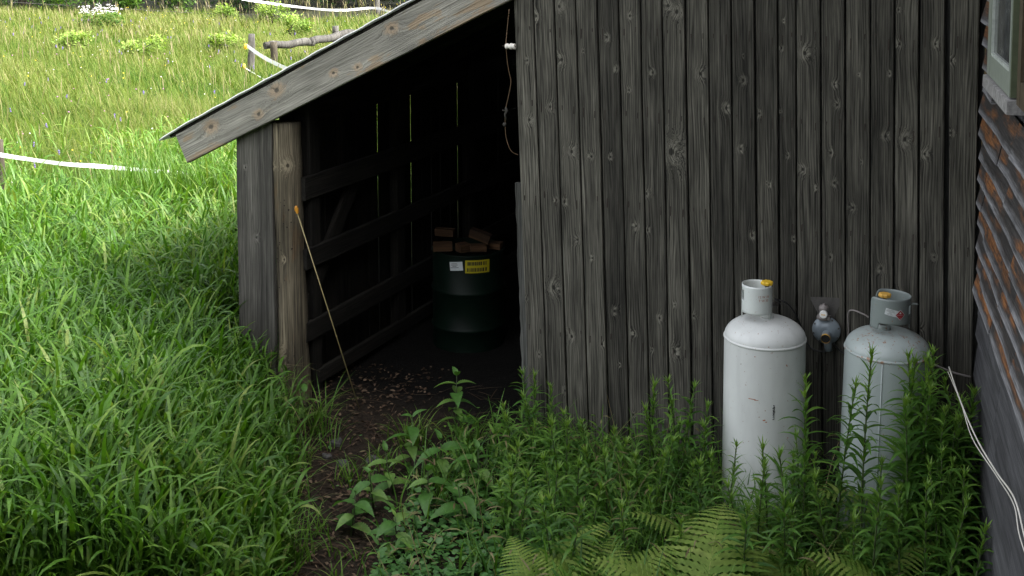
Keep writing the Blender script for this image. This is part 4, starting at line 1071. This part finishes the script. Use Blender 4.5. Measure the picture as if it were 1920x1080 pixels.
# pale feathery clumps in the meadow
for x, y, r, h, lab in [(-9.6, 26.5, .5, .62, 'pale feathery fern clump in mid meadow left of the fence posts'), (-7.9, 26.0, .6, .62, 'pale yellow-green fern clump just left of the near rail posts'), (-6.5, 27.5, .45, .6, 'pale fern clump right behind the short rail post'), (-7.2, 36.5, .6, .8, 'light green fern clump below the far white tape'), (-8.7, 37.2, .5, .8, 'light green fern clump at the foot of the slim tree'),
                        (-5.6, 31.5, .5, .85, 'tall leafy weed clump with small pinkish flowers under the far tape'), (-16.5, 37.5, .7, .9, 'yellow-green weed clump near the left bushes')]:
    shrub('meadow_clump', x, y, r, h, lab, 'fern', 700, .10, 'leafy clumps in the meadow', 'plant')

# ---- fences
def post(name, x, y, h, r, label, lean=(0, 0), mat='grey_wood', group='old fence posts'):
    z = float(gz(x, y)); m = MB(); pts = []; rad = []
    for i in range(7):
        f = i / 6; pts.append((lean[0] * f * h + .006 * sin(i * 2), lean[1] * f * h, -.1 + (h + .1) * f)); rad.append(r * (1.08 - .14 * f + .03 * sin(i * 3)))
    m.tube(pts, rad, 9)
    o = m.build(name, M[mat]); o.location = (x, y, z); return tag(o, label, 'fence post', group)
def tape(name, P, w, label, group=None, vertical=.9):
    V = []; F = []; P = smooth_path(P, 5); o0 = Vector(P[0])
    for i, q in enumerate(P):
        u = Vector((0, .3 * sin(i * .5), 1)).normalized() * w / 2
        V += [q - o0 - u + Vector((0, -.0006, 0)), q - o0 + u + Vector((0, -.0006, 0)), q - o0 + u + Vector((0, .0006, 0)), q - o0 - u + Vector((0, .0006, 0))]
    for i in range(len(P) - 1):
        for k in range(4): F.append((4*i+k, 4*i+4+k, 4*i+4+(k+1)%4, 4*i+(k+1)%4))
    o = MB().add(V, F).build(name, M['tape']); o.location = o0; return tag(o, label, 'fence tape', group)
post('fence_post', -4.78, 11.3, .86, .045, 'weathered post cut off by the left edge holding the near tape', (.0, 0), 'post')
post('fence_post', -5.02, 23.4, .86, .068, 'leaning grey post with yellow clips beside the low rails', (.045, 0))
post('fence_post', -4.80, 24.6, .62, .075, 'short dark stump post carrying the fallen rails', (0, 0), 'post')
post('fence_post', -4.02, 28.0, .75, .08, 'pale square-topped post half hidden by the shed roof edge', (-.03, 0))
post('fence_post', -4.42, 40.0, 1.45, .10, 'far grey post holding the white tape under the trees', (0, 0))
post('fence_post', -7.95, 41.2, 1.3, .09, 'far pale post near the top edge left of the tape', (.02, 0))
def rail(p0, p1, r0, r1, label):
    o0 = Vector(p0); m = MB(); n = 7; pts = []; rad = []
    for i in range(n):
        f = i / (n - 1); pts.append(Vector(p0).lerp(Vector(p1), f) - o0 + Vector((0, .02 * sin(i * 2), .02 * sin(i * 1.7)))); rad.append((r0 + (r1 - r0) * f) * (1 + .08 * sin(i * 3)))
    m.tube(pts, rad, 9); o = m.build('fence_rail', M['grey_wood']); o.location = o0; return tag(o, label, 'fence rail', 'old log rails')
rail((-5.0, 24.7, .48), (-4.12, 25.4, .50), .075, .085, 'dark log rail running from the short stump post')
rail((-4.2, 25.3, .50), (-3.45, 26.6, .60), .085, .08, 'grey log rail nearest the shed roof edge')
tape('fence_tape', [(-5.2, 11.2, .86), (-4.8, 11.2, .775), (-4.25, 11.35, .655), (-3.95, 11.5, .60), (-3.7, 11.62, .55), (-3.45, 11.75, .50), (-3.2, 11.9, .44), (-3.0, 12.0, .36)], .040, 'near white tape sagging into the tall grass at left')
tape('fence_tape', [(-5.06, 23.3, .62), (-4.5, 22.2, .50), (-3.8, 21.0, .41), (-2.9, 19.5, .36)], .075, 'middle white tape falling from the leaning post behind the shed roof')
tape('fence_tape', [(-8.6, 38.9, .62), (-7.6, 39.3, .43), (-6.3, 39.7, .24), (-5.4, 39.8, .20), (-4.42, 39.85, .26), (-3.5, 38.6, .08), (-2.4, 37, -.1)], .075, 'far white tape strung below the trees at the top')
wire('fence_wire', [(-4.72, 11.25, .33), (-4.4, 11.5, .37), (-4.1, 11.7, .41)], .0042, M['grey_wood'], 'lower white string from the left edge post through grass', 'fence wire')
wire('fence_wire', [(-5.10, 23.3, .19), (-4.6, 22.6, .06), (-4.3, 22.2, .06)], .010, M['tape'], 'thin lower string tied to the leaning grey post', 'fence wire')
wire('fence_wire', [(-16.6, 40, .46), (-12.5, 40, .22), (-9.6, 40, .06), (-7.2, 40, -.06 + .1)], .010, M['grey_wood'], 'thin grey far wire crossing in front of the bushes', 'fence wire')
for loc, lab in [((-5.09, 23.31, .60), 'yellow clip holding the middle tape on the leaning post'), ((-5.12, 23.31, .22), 'yellow clip low on the leaning grey post')]:
    o = MB().lathe([(.012, -.05), (.03, -.04), (.034, 0), (.022, .045), (.01, .055)], 8).build('post_clip', M['yellow']); o.location = loc; tag(o, lab, 'clip')

# ---- weeds in front of the barn
def goldenrod_mesh(h, seed):
    r_ = np.random.default_rng(seed); n = int((20 + 52 * h) * (.75 + .5 * r_.random())); tone0 = r_.uniform(-.16, .26); lk = r_.uniform(.75, 1.25); dr = r_.uniform(-.15, .5)
    f = np.linspace(.10, 1.0, n); curve = .05 * h
    stem = [(curve * (t ** 2) * cos(seed), curve * (t ** 2) * sin(seed), h * t * .97) for t in np.linspace(0, 1, 7)]
    st = MB().tube(stem, [.0042 * (1 - .65 * t) + .001 for t in np.linspace(0, 1, 7)], 5)
    base = np.stack([curve * f**2 * cos(seed), curve * f**2 * sin(seed), h * f * .97], -1)
    az = np.arange(n) * 2.4 + r_.normal(0, .3, n)
    top = np.clip((f - .80) / .2, 0, 1); low = np.clip((.3 - f) / .2, 0, 1)
    t0 = .85 - .55 * top + r_.normal(0, .22, n); t1 = t0 + .65 + dr + .9 * r_.random(n) - .55 * top + low * .6
    Ln = (.072 + .050 * np.sin(pi * np.clip(f * .9, 0, 1))) * lk * (1 - .45 * top) * (.65 + .55 * r_.random(n)) * (.75 + .3 * h)
    g = Veg(); g.add(*ribbons(base, az, t0, t1, Ln, Ln * .13 + .0025, 5, [.35, .85, 1, .8, .45, .05], 1.0, np.clip(.28 + tone0 + .5 * top + .17 * r_.normal(size=n), 0, 1), fold=.35, twist=r_.normal(0, .4, n)))
    # axillary tufts
    k = 14; ff = .35 + .6 * r_.random(k); b2 = np.stack([curve * ff**2 * cos(seed), curve * ff**2 * sin(seed), h * ff * .97], -1)
    b2 = np.repeat(b2, 4, 0); a2 = r_.random(4 * k) * 6.28
    g.add(*ribbons(b2, a2, .35, .8, .028 + .025 * r_.random(4 * k), .006, 3, [.4, 1, .7, .05], 1, np.clip(.7 + .2 * r_.normal(size=4 * k), 0, 1)))
    k = 9; b3 = np.repeat(base[-1:], k, 0)
    g.add(*ribbons(b3, np.arange(k) * 2.4, .12 + .4 * r_.random(k), .5 + .5 * r_.random(k), .035 + .03 * r_.random(k), .008, 4, [.4, 1, .8, .5, .05], 1, np.clip(.85 + .1 * r_.normal(size=k), 0, 1), fold=.3))
    leaves = g.mesh('leaves', M['golden'])
    stm = bpy.data.meshes.new('stem'); stm.from_pydata(st.v, [], st.f); stm.materials.append(M['stem'])
    return stm, leaves, h
GV = [goldenrod_mesh(h, s) for h, s in [(.42, 1), (.5, 2), (.55, 3), (.45, 6), (.48, 11), (.52, 12), (.40, 13), (.85, 4), (.95, 5), (1.0, 7), (.9, 14), (.7, 8), (.72, 9), (.66, 15)]]
def goldenrod(tip, label, group, spread=.12):
    x, y, z = tip
    c = sorted(GV, key=lambda q: abs(q[2] - z) + random.random() * .12)[0]; k = z / c[2]
    a = random.uniform(0, 6.28); d = z * random.uniform(.02, spread * 2.2); bx, by = x + d * cos(a), y + d * sin(a) * .6
    t = empty('goldenrod_plant', (bx, by, float(gz(bx, by)) - .01), 0, label, 'plant', group)
    ax = Vector((x - bx, y - by, z)); q = Vector((0, 0, 1)).rotation_difference(ax)
    t.rotation_euler = (q.to_matrix() @ Matrix.Rotation(random.uniform(0, 6.28), 3, 'Z')).to_euler()
    kk = k * random.uniform(.95, 1.04); w = min(1.25, max(.85, kk)); t.scale = (w, w, kk)
    mob('stem', c[0], t); tag(mob('leaves', c[1], t), kind='stuff')
    return t
TIPS = {
'R': [(1.33,5.2,.94),(1.46,5.2,.92),(1.53,5.0,.62),(1.58,4.85,.54),(1.50,4.85,.50),(1.78,5.2,1.0),(1.82,5.1,.91),(1.93,5.2,.82),(1.70,5.0,.88),(1.98,5.1,.72),(1.47,4.8,.62),(1.80,4.9,.73),(1.9,5.0,.57),(1.68,4.75,.60),(1.78,4.7,.58),(1.86,5.05,.8),(1.88,4.85,.62),(1.74,4.85,.66),(1.84,4.65,.5),(1.9,5.3,.74),(1.83,4.95,.66),(1.75,5.1,.78),(1.76,5.15,1.02),(1.71,5.2,.98),(1.85,5.2,.98),(1.88,5.15,.90),(1.80,5.0,.85),(1.93,5.25,.93),(1.98,5.2,.84),(1.9,5.1,.78)],
 'L': [(1.02,5.2,.65),(1.07,5.15,.55),(1.12,5.2,.6),(1.29,5.3,.59),(1.18,5.1,.58),(1.31,5.2,.51),(.94,5.1,.48),(1.31,5.0,.53),(1.11,4.9,.5),(.95,4.8,.51),(1.22,5.25,.55),(1.36,5.35,.5)],
 'P': [(.77,5.8,.69),(.85,5.75,.69),(.71,5.85,.62),(.96,5.7,.55),(.66,5.85,.51),(.89,5.65,.49),(.79,5.7,.49),(.69,5.5,.42),(.57,5.75,.37),(.51,5.95,.36),(.60,5.6,.36),(.82,5.5,.40),(.93,5.5,.42),(.46,5.85,.34),(.74,5.62,.44)],
 'D': [(.03,6.4,.5),(.13,6.3,.52),(.21,6.25,.47),(.08,6.2,.43),(.27,6.0,.43),(-.03,6.3,.33),(.19,5.9,.41),(.35,6.05,.38),(.0,5.7,.33),(-.07,5.4,.34),(-.02,6.1,.36),(.12,6.0,.36)],
 'C': [(.2,5.5,.6),(.28,5.5,.55),(.35,5.6,.43),(.12,5.4,.47),(.44,5.4,.47),(.06,5.2,.46),(.23,5.2,.51),(.37,5.1,.48),(.52,5.2,.43),(.11,4.95,.48),(.27,4.9,.48),(.62,5.15,.44),(.86,5.3,.46),(.70,4.95,.40),(1.16,4.9,.44),(1.42,4.85,.44),(.32,5.3,.46),(.18,5.05,.44),(.48,5.0,.42),(-.02,5.35,.40),(.05,5.6,.42)]}
LB = {'R': ('in the crowd hiding the right tank', 'goldenrod round the right tank'), 'L': ('at the foot of the left tank', 'goldenrod at the left tank'),
      'P': ('against the planks left of the tanks', 'goldenrod along the planks'), 'D': ('at the barn corner beside the doorway', 'goldenrod by the doorway'), 'C': ('in the bottom-centre weed bed', 'goldenrod in the weed bed')}
ORD = ['first', 'second', 'third', 'fourth', 'fifth', 'sixth', 'seventh', 'eighth', 'ninth', 'tenth', 'eleventh', 'twelfth', 'thirteenth', 'fourteenth', 'fifteenth', 'sixteenth', 'seventeenth', 'eighteenth', 'nineteenth', 'twentieth', 'twenty-first', 'twenty-second', 'twenty-third', 'twenty-fourth', 'twenty-fifth', 'twenty-sixth', 'twenty-seventh', 'twenty-eighth', 'twenty-ninth', 'thirtieth', 'thirty-first', 'thirty-second', 'thirty-third']
for k, L_ in TIPS.items():
    L_ = sorted(L_, key=lambda p: p[0] / p[1]); hs_ = sorted(p[2] for p in L_)
    for i, tp in enumerate(L_):
        r_ = hs_.index(tp[2]) / len(hs_); w_ = 'tall' if r_ > .66 else 'low' if r_ < .33 else 'mid-height'
        goldenrod(tp, '%s goldenrod, %s from the left %s' % (w_, ORD[i], LB[k][0]), LB[k][1])
goldenrod((1.485, 5.12, 1.10), 'tallest goldenrod stem reaching over the left side of the right tank', 'goldenrod round the right tank', .06)
goldenrod((1.90, 5.25, .98), 'goldenrod with dense bushy top where the white cable begins', 'goldenrod round the right tank', .05)

# ferns
def frond_mesh(L, seed):
    r_ = np.random.default_rng(seed); n = 24; V = []; F = []; rr = []; tt = []
    ts = np.linspace(.06, .99, n); ang = .55 + 1.25 * ts; # arching rachis
    def rach(t):
        s = np.linspace(0, t, 20); th = .45 + 1.35 * s ** 1.2; return np.array([float(np.sum((np.sin(th)[1:] + np.sin(th)[:-1]) * np.diff(s)) / 2) * L, 0, float(np.sum((np.cos(th)[1:] + np.cos(th)[:-1]) * np.diff(s)) / 2) * L]), .45 + 1.35 * t ** 1.2
    for t in ts:
        p, th = rach(t); tang = np.array([sin(th), 0, cos(th)]); up = np.array([-cos(th), 0, sin(th)])
        pl = L * .34 * (sin(pi * min(1, (t * .92 + .08)) ** .7) ** .9 + .04)
        for sgn in (-1, 1):
            m = 8; d = (np.array([0, sgn, 0]) * .93 + tang * .32); d /= np.linalg.norm(d); wdir = tang - d * tang.dot(d); wdir /= np.linalg.norm(wdir)
            droop = .18 + .12 * r_.random(); b0 = len(V); tone = np.clip(.45 + .2 * r_.normal(), 0, 1)
            for i in range(2 * m + 1):
                q = i / (2 * m); c = p + d * pl * q - up * (-1) * 0 + np.array([0, 0, -1]) * droop * pl * q * q
                w = L * .019 * (1 - q) ** .6 * (1.0 if i % 2 == 0 else .55) * (1 if q < .98 else .1) * (.6 + .8 * pl / (L * .34))
                V += [c - wdir * w, c + wdir * w]; rr += [tone] * 2; tt += [q] * 2
            for i in range(2 * m): F.append((b0 + 2*i, b0 + 2*i+1, b0 + 2*i+3, b0 + 2*i+2))
    P = [rach(t)[0] for t in np.linspace(0, 1, 12)]
    for i, p in enumerate(P):
        w = .0030 * (1 - .8 * i / 11); V += [p + np.array([0, -w, .001]), p + np.array([0, w, .001])]; rr += [1, 1]; tt += [0, 0]
    b0 = len(V) - 24
    for i in range(11): F.append((b0 + 2*i, b0 + 2*i+1, b0 + 2*i+3, b0 + 2*i+2))
    return mesh_np('frond', np.array(V), np.array(F), M['fern'], {'rnd': rr, 'along': tt})
FR = [frond_mesh(.62, 1), frond_mesh(.5, 2), frond_mesh(.72, 3)]
FERNS = [((.38, 4.74), 'spreading fern at the bottom centre of the weed bed', 5, .74), ((.74, 4.56), 'large pale fern cut by the bottom edge in the middle', 5, .92), ((.90, 5.10), 'yellow-green fern among goldenrod left of the left tank', 5, .78),
         ((1.16, 4.66), 'yellow-green fern at the foot of the left tank near the bottom edge', 5, .8), ((1.50, 4.90), 'pale fern in front of the right tank base', 5, .85), ((1.60, 4.58), 'fern at the bottom right below the white cable', 5, .8),
         ((.10, 4.84), 'darker fern at the left end of the fern row', 4, .62), ((2.04, 5.36), 'upright fern in the corner by the dark clapboards', 5, .95)]
for (x, y), lab, n, k in FERNS:
    t = empty('fern', (x, y, float(gz(x, y))), random.uniform(0, 6), lab, 'fern', 'ferns among the weeds')
    for i in range(n):
        o = mob('frond', FR[(i + int(x * 10)) % 3], t); o.rotation_euler = (random.uniform(-.15, .15), random.uniform(-.25, .2), i * 6.283 / n + random.uniform(-.3, .3)); s_ = k * random.uniform(.85, 1.2); o.scale = (s_,) * 3

# broad-leaved weeds with separate leaves
def broad_leaf(L, seed):
    n = 10; V = []; F = []; rr = []; tt = []; r_ = random.Random(seed)
    tone = r_.random()
    for i in range(2 * n + 1):
        q = i / (2 * n); w = L * .47 * max(.02, sin(pi * q ** .62)) ** .9 * (1 if i % 2 else .84) * .5
        if q > .97: w *= .2
        z = .10 * L * sin(q * 2.4) - .22 * L * q * q
        V += [(q * L, -w * 1.0, z + .3 * w), (q * L, 0, z), (q * L, w, z + .3 * w)]; rr += [tone] * 3; tt += [q] * 3
    for i in range(2 * n):
        for k in range(2): F.append((3*i+k, 3*i+k+1, 3*i+4+k, 3*i+3+k))
    return mesh_np('leaf', np.array(V), np.array(F), M['nettle'], {'rnd': rr, 'along': tt})
BL = [broad_leaf(.145, 1), broad_leaf(.12, 2), broad_leaf(.10, 3), broad_leaf(.075, 4)]
BW = [((-.32, 6.6, .40), 'tall broad-leaved weed standing against the dark shed doorway'), ((-.54, 6.2, .31), 'broad-leaved nettle-like weed right of the bare soil path'), ((-1.17, 6.86, .20), 'small broad-leaved weed at the foot of the round post'), ((-.68, 5.8, .22), 'low broad-leaved weed overhanging the bare soil'),
      ((-.76, 5.55, .20), 'lowest broad-leaved weed on the edge of the soil path'), ((-.41, 5.75, .24), 'broad-leaved weed in the middle of the low weed bed'), ((-.52, 5.35, .20), 'broad-leaved weed above the round creeping leaves'), ((-.16, 5.9, .26), 'broad-leaved weed close to the doorway goldenrod'), ((-.36, 6.05, .25), 'broad-leaved weed below the tall doorway weed'), ((-.60, 5.98, .22), 'broad-leaved weed between the soil path and the nettle'),
      ((-.22, 5.6, .22), 'broad-leaved weed left of the bottom-centre goldenrod'), ((.02, 5.55, .22), 'broad-leaved weed tucked against the goldenrod bed')]
for (x, y, h), lab in BW:
    t = empty('broadleaf_weed', (x, y, float(gz(x, y))), random.uniform(0, 6), lab, 'plant', 'broad-leaved weeds by the path')
    dx, dy = random.uniform(-.03, .03), random.uniform(-.03, .03)
    MB().tube([(0, 0, 0), (dx, dy, h * .5), (dx * 1.6, dy * 1.6, h)], [.0045, .0035, .002], 6).build('stem', M['stem'], t)
    npair = max(3, int(h / .050)); 
    for i in range(npair):
        f = (i + 1) / npair
        for sgn in (0, 1):
            me = BL[min(3, int((1.0 - abs(f - .55) * 1.6 < .45) * 2 + random.random() * 2))]
            o = mob('leaf', me, t); o.location = (dx * 1.6 * f, dy * 1.6 * f, h * f * .98)
            o.rotation_euler = (random.uniform(-.25, .25), random.uniform(-.1, .45) - (.75 if f > .93 else 0), i * pi / 2 + sgn * pi + random.uniform(-.25, .25)); q = random.uniform(.85, 1.2) * (.75 if f > .93 else 1); o.scale = (q, q, q)

# creeping ground cover with round leaves; low weeds; grass tufts (one mass each)
def round_leaves(name, mat, pts, r0, r1, zlo, zhi):
    n = len(pts); th = np.linspace(0, 2*pi, 9)[:-1]; r = r0 + (r1 - r0) * rng.random(n)
    a0 = rng.random(n) * 6.28; tilt = rng.normal(0, .28, n); ta = rng.random(n) * 6.28
    rad = np.array([.55, 1, 1.05, 1, .95, 1, 1.05, 1])
    lx = np.cos(th[None] + a0[:, None]) * r[:, None] * rad; ly = np.sin(th[None] + a0[:, None]) * r[:, None] * rad
    lz = (lx * np.cos(ta)[:, None] + ly * np.sin(ta)[:, None]) * np.tan(tilt)[:, None] + r[:, None] * .12
    z0 = gz(pts[:, 0], pts[:, 1]) + zlo + (zhi - zlo) * rng.random(n)
    ring = np.stack([lx + pts[:, 0:1], ly + pts[:, 1:2], lz + z0[:, None]], -1); cen = np.stack([pts[:, 0], pts[:, 1], z0], -1)[:, None]
    V = np.concatenate([cen, ring], 1).reshape(-1, 3)
    f = np.array([[0, 1 + k, 1 + (k + 1) % 8] for k in range(8)]); F = (f[None] + (np.arange(n) * 9)[:, None, None]).reshape(-1, 3)
    o = mob(name, mesh_np(name, V, F, M[mat], {'rnd': np.repeat(np.clip(rng.normal(.5, .25, n), 0, 1), 9), 'along': np.zeros(n * 9)})); return tag(o, kind='stuff')
n = 3600; p = np.stack([rng.uniform(-.62, .55, n), rng.uniform(4.75, 6.1, n)], -1)
ed = -.62 + .25 * (p[:, 1] - 5.0) * (p[:, 1] > 5.0)
keep = (p[:, 0] > ed + .10 * rng.normal(size=n)) & (rng.random(n) < np.clip(1.2 - .7 * (p[:, 1] - 5.1), .2, 1))
round_leaves('creeping_leaves', 'creeper', p[keep], .011, .021, .02, .085)
n = 800; p = np.stack([rng.uniform(-1.1, 2.0, n), rng.uniform(4.7, 6.6, n)], -1); ok = ~in_barn(p[:, 0], p[:, 1], .02) & ((p[:, 0] > -.55) | (rng.random(n) < .25))
round_leaves('low_seedlings', 'creeper', p[ok], .006, .012, .01, .05)
def weed_mass():
    g = Veg(); N = 4600
    x = rng.uniform(-.8, 2.1, N); y = rng.uniform(4.55, 6.5, N); ok = ~in_barn(x, y, .0) & (x > -.72 + .35 * np.clip(y - 5.3, 0, 2) + .1 * rng.normal(size=N)) & (x < 1.15 + .26 * (y - 3.0) - .02) & ~((x < .15) & (y < 5.75) & (rng.random(N) < .8))
    x, y = x[ok], y[ok]; n = len(x); dens = np.clip((x + .6) / .8, .25, 1)
    g.add(*ribbons(np.stack([x, y, gz(x, y) - .005], -1), rng.random(n) * 6.28, .25 * rng.random(n), .5 + 1.5 * rng.random(n), (.14 + .34 * rng.random(n) ** 1.5) * (.5 + .5 * dens), .0045 + .008 * rng.random(n), 5, BLADE(5), 1.2, np.clip(rng.normal(.35, .22, n), 0, 1)))
    # leafy low shoots
    N = 700; x = rng.uniform(-.62, 2.05, N); y = rng.uniform(4.6, 6.4, N); ok = ~in_barn(x, y, .0) & (x > -.60 + .3 * np.clip(y - 5.3, 0, 2)) & (x < 1.15 + .26 * (y - 3.0) - .02) & ~((x < .10) & (y < 5.8) & (rng.random(N) < .88)); x, y = x[ok], y[ok]; n = len(x)
    for k in range(8):
        h = (.03 + .028 * k) * (.6 + .7 * rng.random(n))
        g.add(*ribbons(np.stack([x, y, gz(x, y) + h], -1), k * 2.4 + rng.random(n), .7, 1.2 + .8 * rng.random(n), .04 + .05 * rng.random(n), .010 + .012 * rng.random(n), 4, [.3, 1, .9, .5, .05], 1, np.clip(rng.normal(.45, .25, n), 0, 1)))
    tag(mob('low_weeds', g.mesh('low_weeds', M['golden'])), kind='stuff')
    # a few grass tufts in and beside the doorway, and overhanging the path
    t = Veg()
    for cx, cy, m, h in [(-.55, 6.55, 60, .22), (-.25, 6.5, 50, .25), (-.70, 6.3, 30, .15), (-1.12, 6.75, 36, .34), (-1.25, 6.55, 50, .36), (-1.14, 6.2, 34, .30), (-1.10, 5.8, 34, .30), (-1.02, 5.3, 44, .30), (-1.06, 5.0, 40, .32), (-.75, 5.05, 14, .16), (-.92, 5.55, 16, .16), (-.86, 6.15, 14, .14), (-1.0, 6.55, 14, .18), (-.78, 5.35, 12, .14), (.1, 6.3, 40, .35), (.45, 6.0, 50, .42), (.65, 5.85, 30, .4), (-.35, 5.95, 30, .25), (-.1, 5.2, 26, .25), (-.82, 6.05, 20, .16)]:
        a = rng.random(m) * 6.28; t.add(*ribbons(np.stack([cx + rng.normal(0, .05, m), cy + rng.normal(0, .05, m), np.zeros(m)], -1), a, .1 + .35 * rng.random(m), .9 + 1.1 * rng.random(m), h * (.6 + .7 * rng.random(m)), .005 + .004 * rng.random(m), 6, BLADE(6), 1.2, np.clip(rng.normal(.55, .22, m), 0, 1)))
    tag(mob('grass_tufts', t.mesh('grass_tufts', M['canary'])), kind='stuff')
weed_mass()

# dry stalks and yellowed stems leaning among the weeds
d = Veg(); n = 90
x = rng.uniform(-.5, 1.95, n); y = rng.uniform(4.7, 6.0, n); ok = ~in_barn(x, y, .03); x, y = x[ok], y[ok]; n = len(x)
d.add(*ribbons(np.stack([x, y, gz(x, y) + .02], -1), rng.random(n) * 6.28, .15 + .75 * rng.random(n), .5 + 1.2 * rng.random(n), .30 + .32 * rng.random(n), .0045, 6, [1, 1, .9, .8, .7, .5, .3], 1.3, rng.random(n)))
n = 500; x = rng.uniform(-.5, 1.95, n); y = rng.uniform(4.7, 6.2, n); ok = ~in_barn(x, y, .03); x, y = x[ok], y[ok]; n = len(x)
d.add(*ribbons(np.stack([x, y, gz(x, y) + .05 + .32 * rng.random(n)], -1), rng.random(n) * 6.28, .9 + .6 * rng.random(n), 1.6 + 1.0 * rng.random(n), .04 + .06 * rng.random(n), .009, 3, [.4, 1, .7, .1], rnd=rng.random(n), twist=rng.normal(0, .8, n)))
tag(mob('dry_stalks', d.mesh('dry_stalks', M['straw'])), kind='stuff')

# leaf litter, twigs, stones on the bare path
def litter():
    g = Veg(); N = 2600
    x = rng.uniform(-1.35, 0.0, N); y = rng.uniform(4.7, 7.8, N); c = np.interp(y, [4.7, 5.2, 6, 7, 7.8], [-.85, -.85, -.9, -.95, -.8]); ok = np.abs(x - c) < .42 * (.5 + .6 * rng.random(N)); x, y = x[ok], y[ok]; n = len(x)
    g.add(*ribbons(np.stack([x, y, gz(x, y) + .004 + .012 * rng.random(n)], -1), rng.random(n) * 6.28, 1.2 + .5 * rng.random(n), 1.4 + .9 * rng.random(n), .010 + .030 * rng.random(n), .006 + .016 * rng.random(n), 3, [.3, 1, .8, .1], rnd=rng.random(n), twist=rng.normal(0, .9, n)))
    m = 260; x = rng.uniform(-1.3, .5, m); y = rng.uniform(4.7, 7.4, m)
    g.add(*ribbons(np.stack([x, y, gz(x, y) + .012], -1), rng.random(m) * 6.28, 1.5, 1.6, .06 + .2 * rng.random(m), .004, 3, [1, 1, .9, .6], rnd=rng.random(m) * .8))
    tag(mob('leaf_litter', g.mesh('leaf_litter', M['dead'])), kind='stuff')
litter()
for (x, y), rx, ry, h, lab in [((-.968, 6.56), .045, .035, .022, 'flat grey stone on the bare path nearest the post'), ((-.904, 6.31), .05, .035, .02, 'larger flat grey stone in the middle of the path'), ((-.75, 6.36), .055, .04, .018, 'grey stone lying right of the others beside the weeds'), ((-1.0, 6.40), .03, .03, .016, 'small grey stone left of the middle path stone')]:
    V = []; F = []; n = 9
    for lv, (k, z) in enumerate([(1, -.01), (1.0, h * .5), (.72, h)]):
        for i in range(n):
            a = 2*pi*i/n; j = 1 + .16 * sin(3 * a + x * 50) + .1 * sin(2 * a + y * 31); V.append((.72 * rx * k * j * cos(a), ry * k * j * sin(a), z + .003 * sin(a * 2 + x * 9)))
    for lv in range(2):
        for i in range(n): F.append((lv*n+i, lv*n+(i+1)%n, (lv+1)*n+(i+1)%n, (lv+1)*n+i))
    F.append(tuple(2*n + i for i in range(n)))
    o = MB().add(V, F).build('stone', M['stone']); o.location = (x, y, float(gz(x, y)) + .004); o.rotation_euler = (0, 0, x * 40); tag(o, lab, 'stone', 'stones on the path')
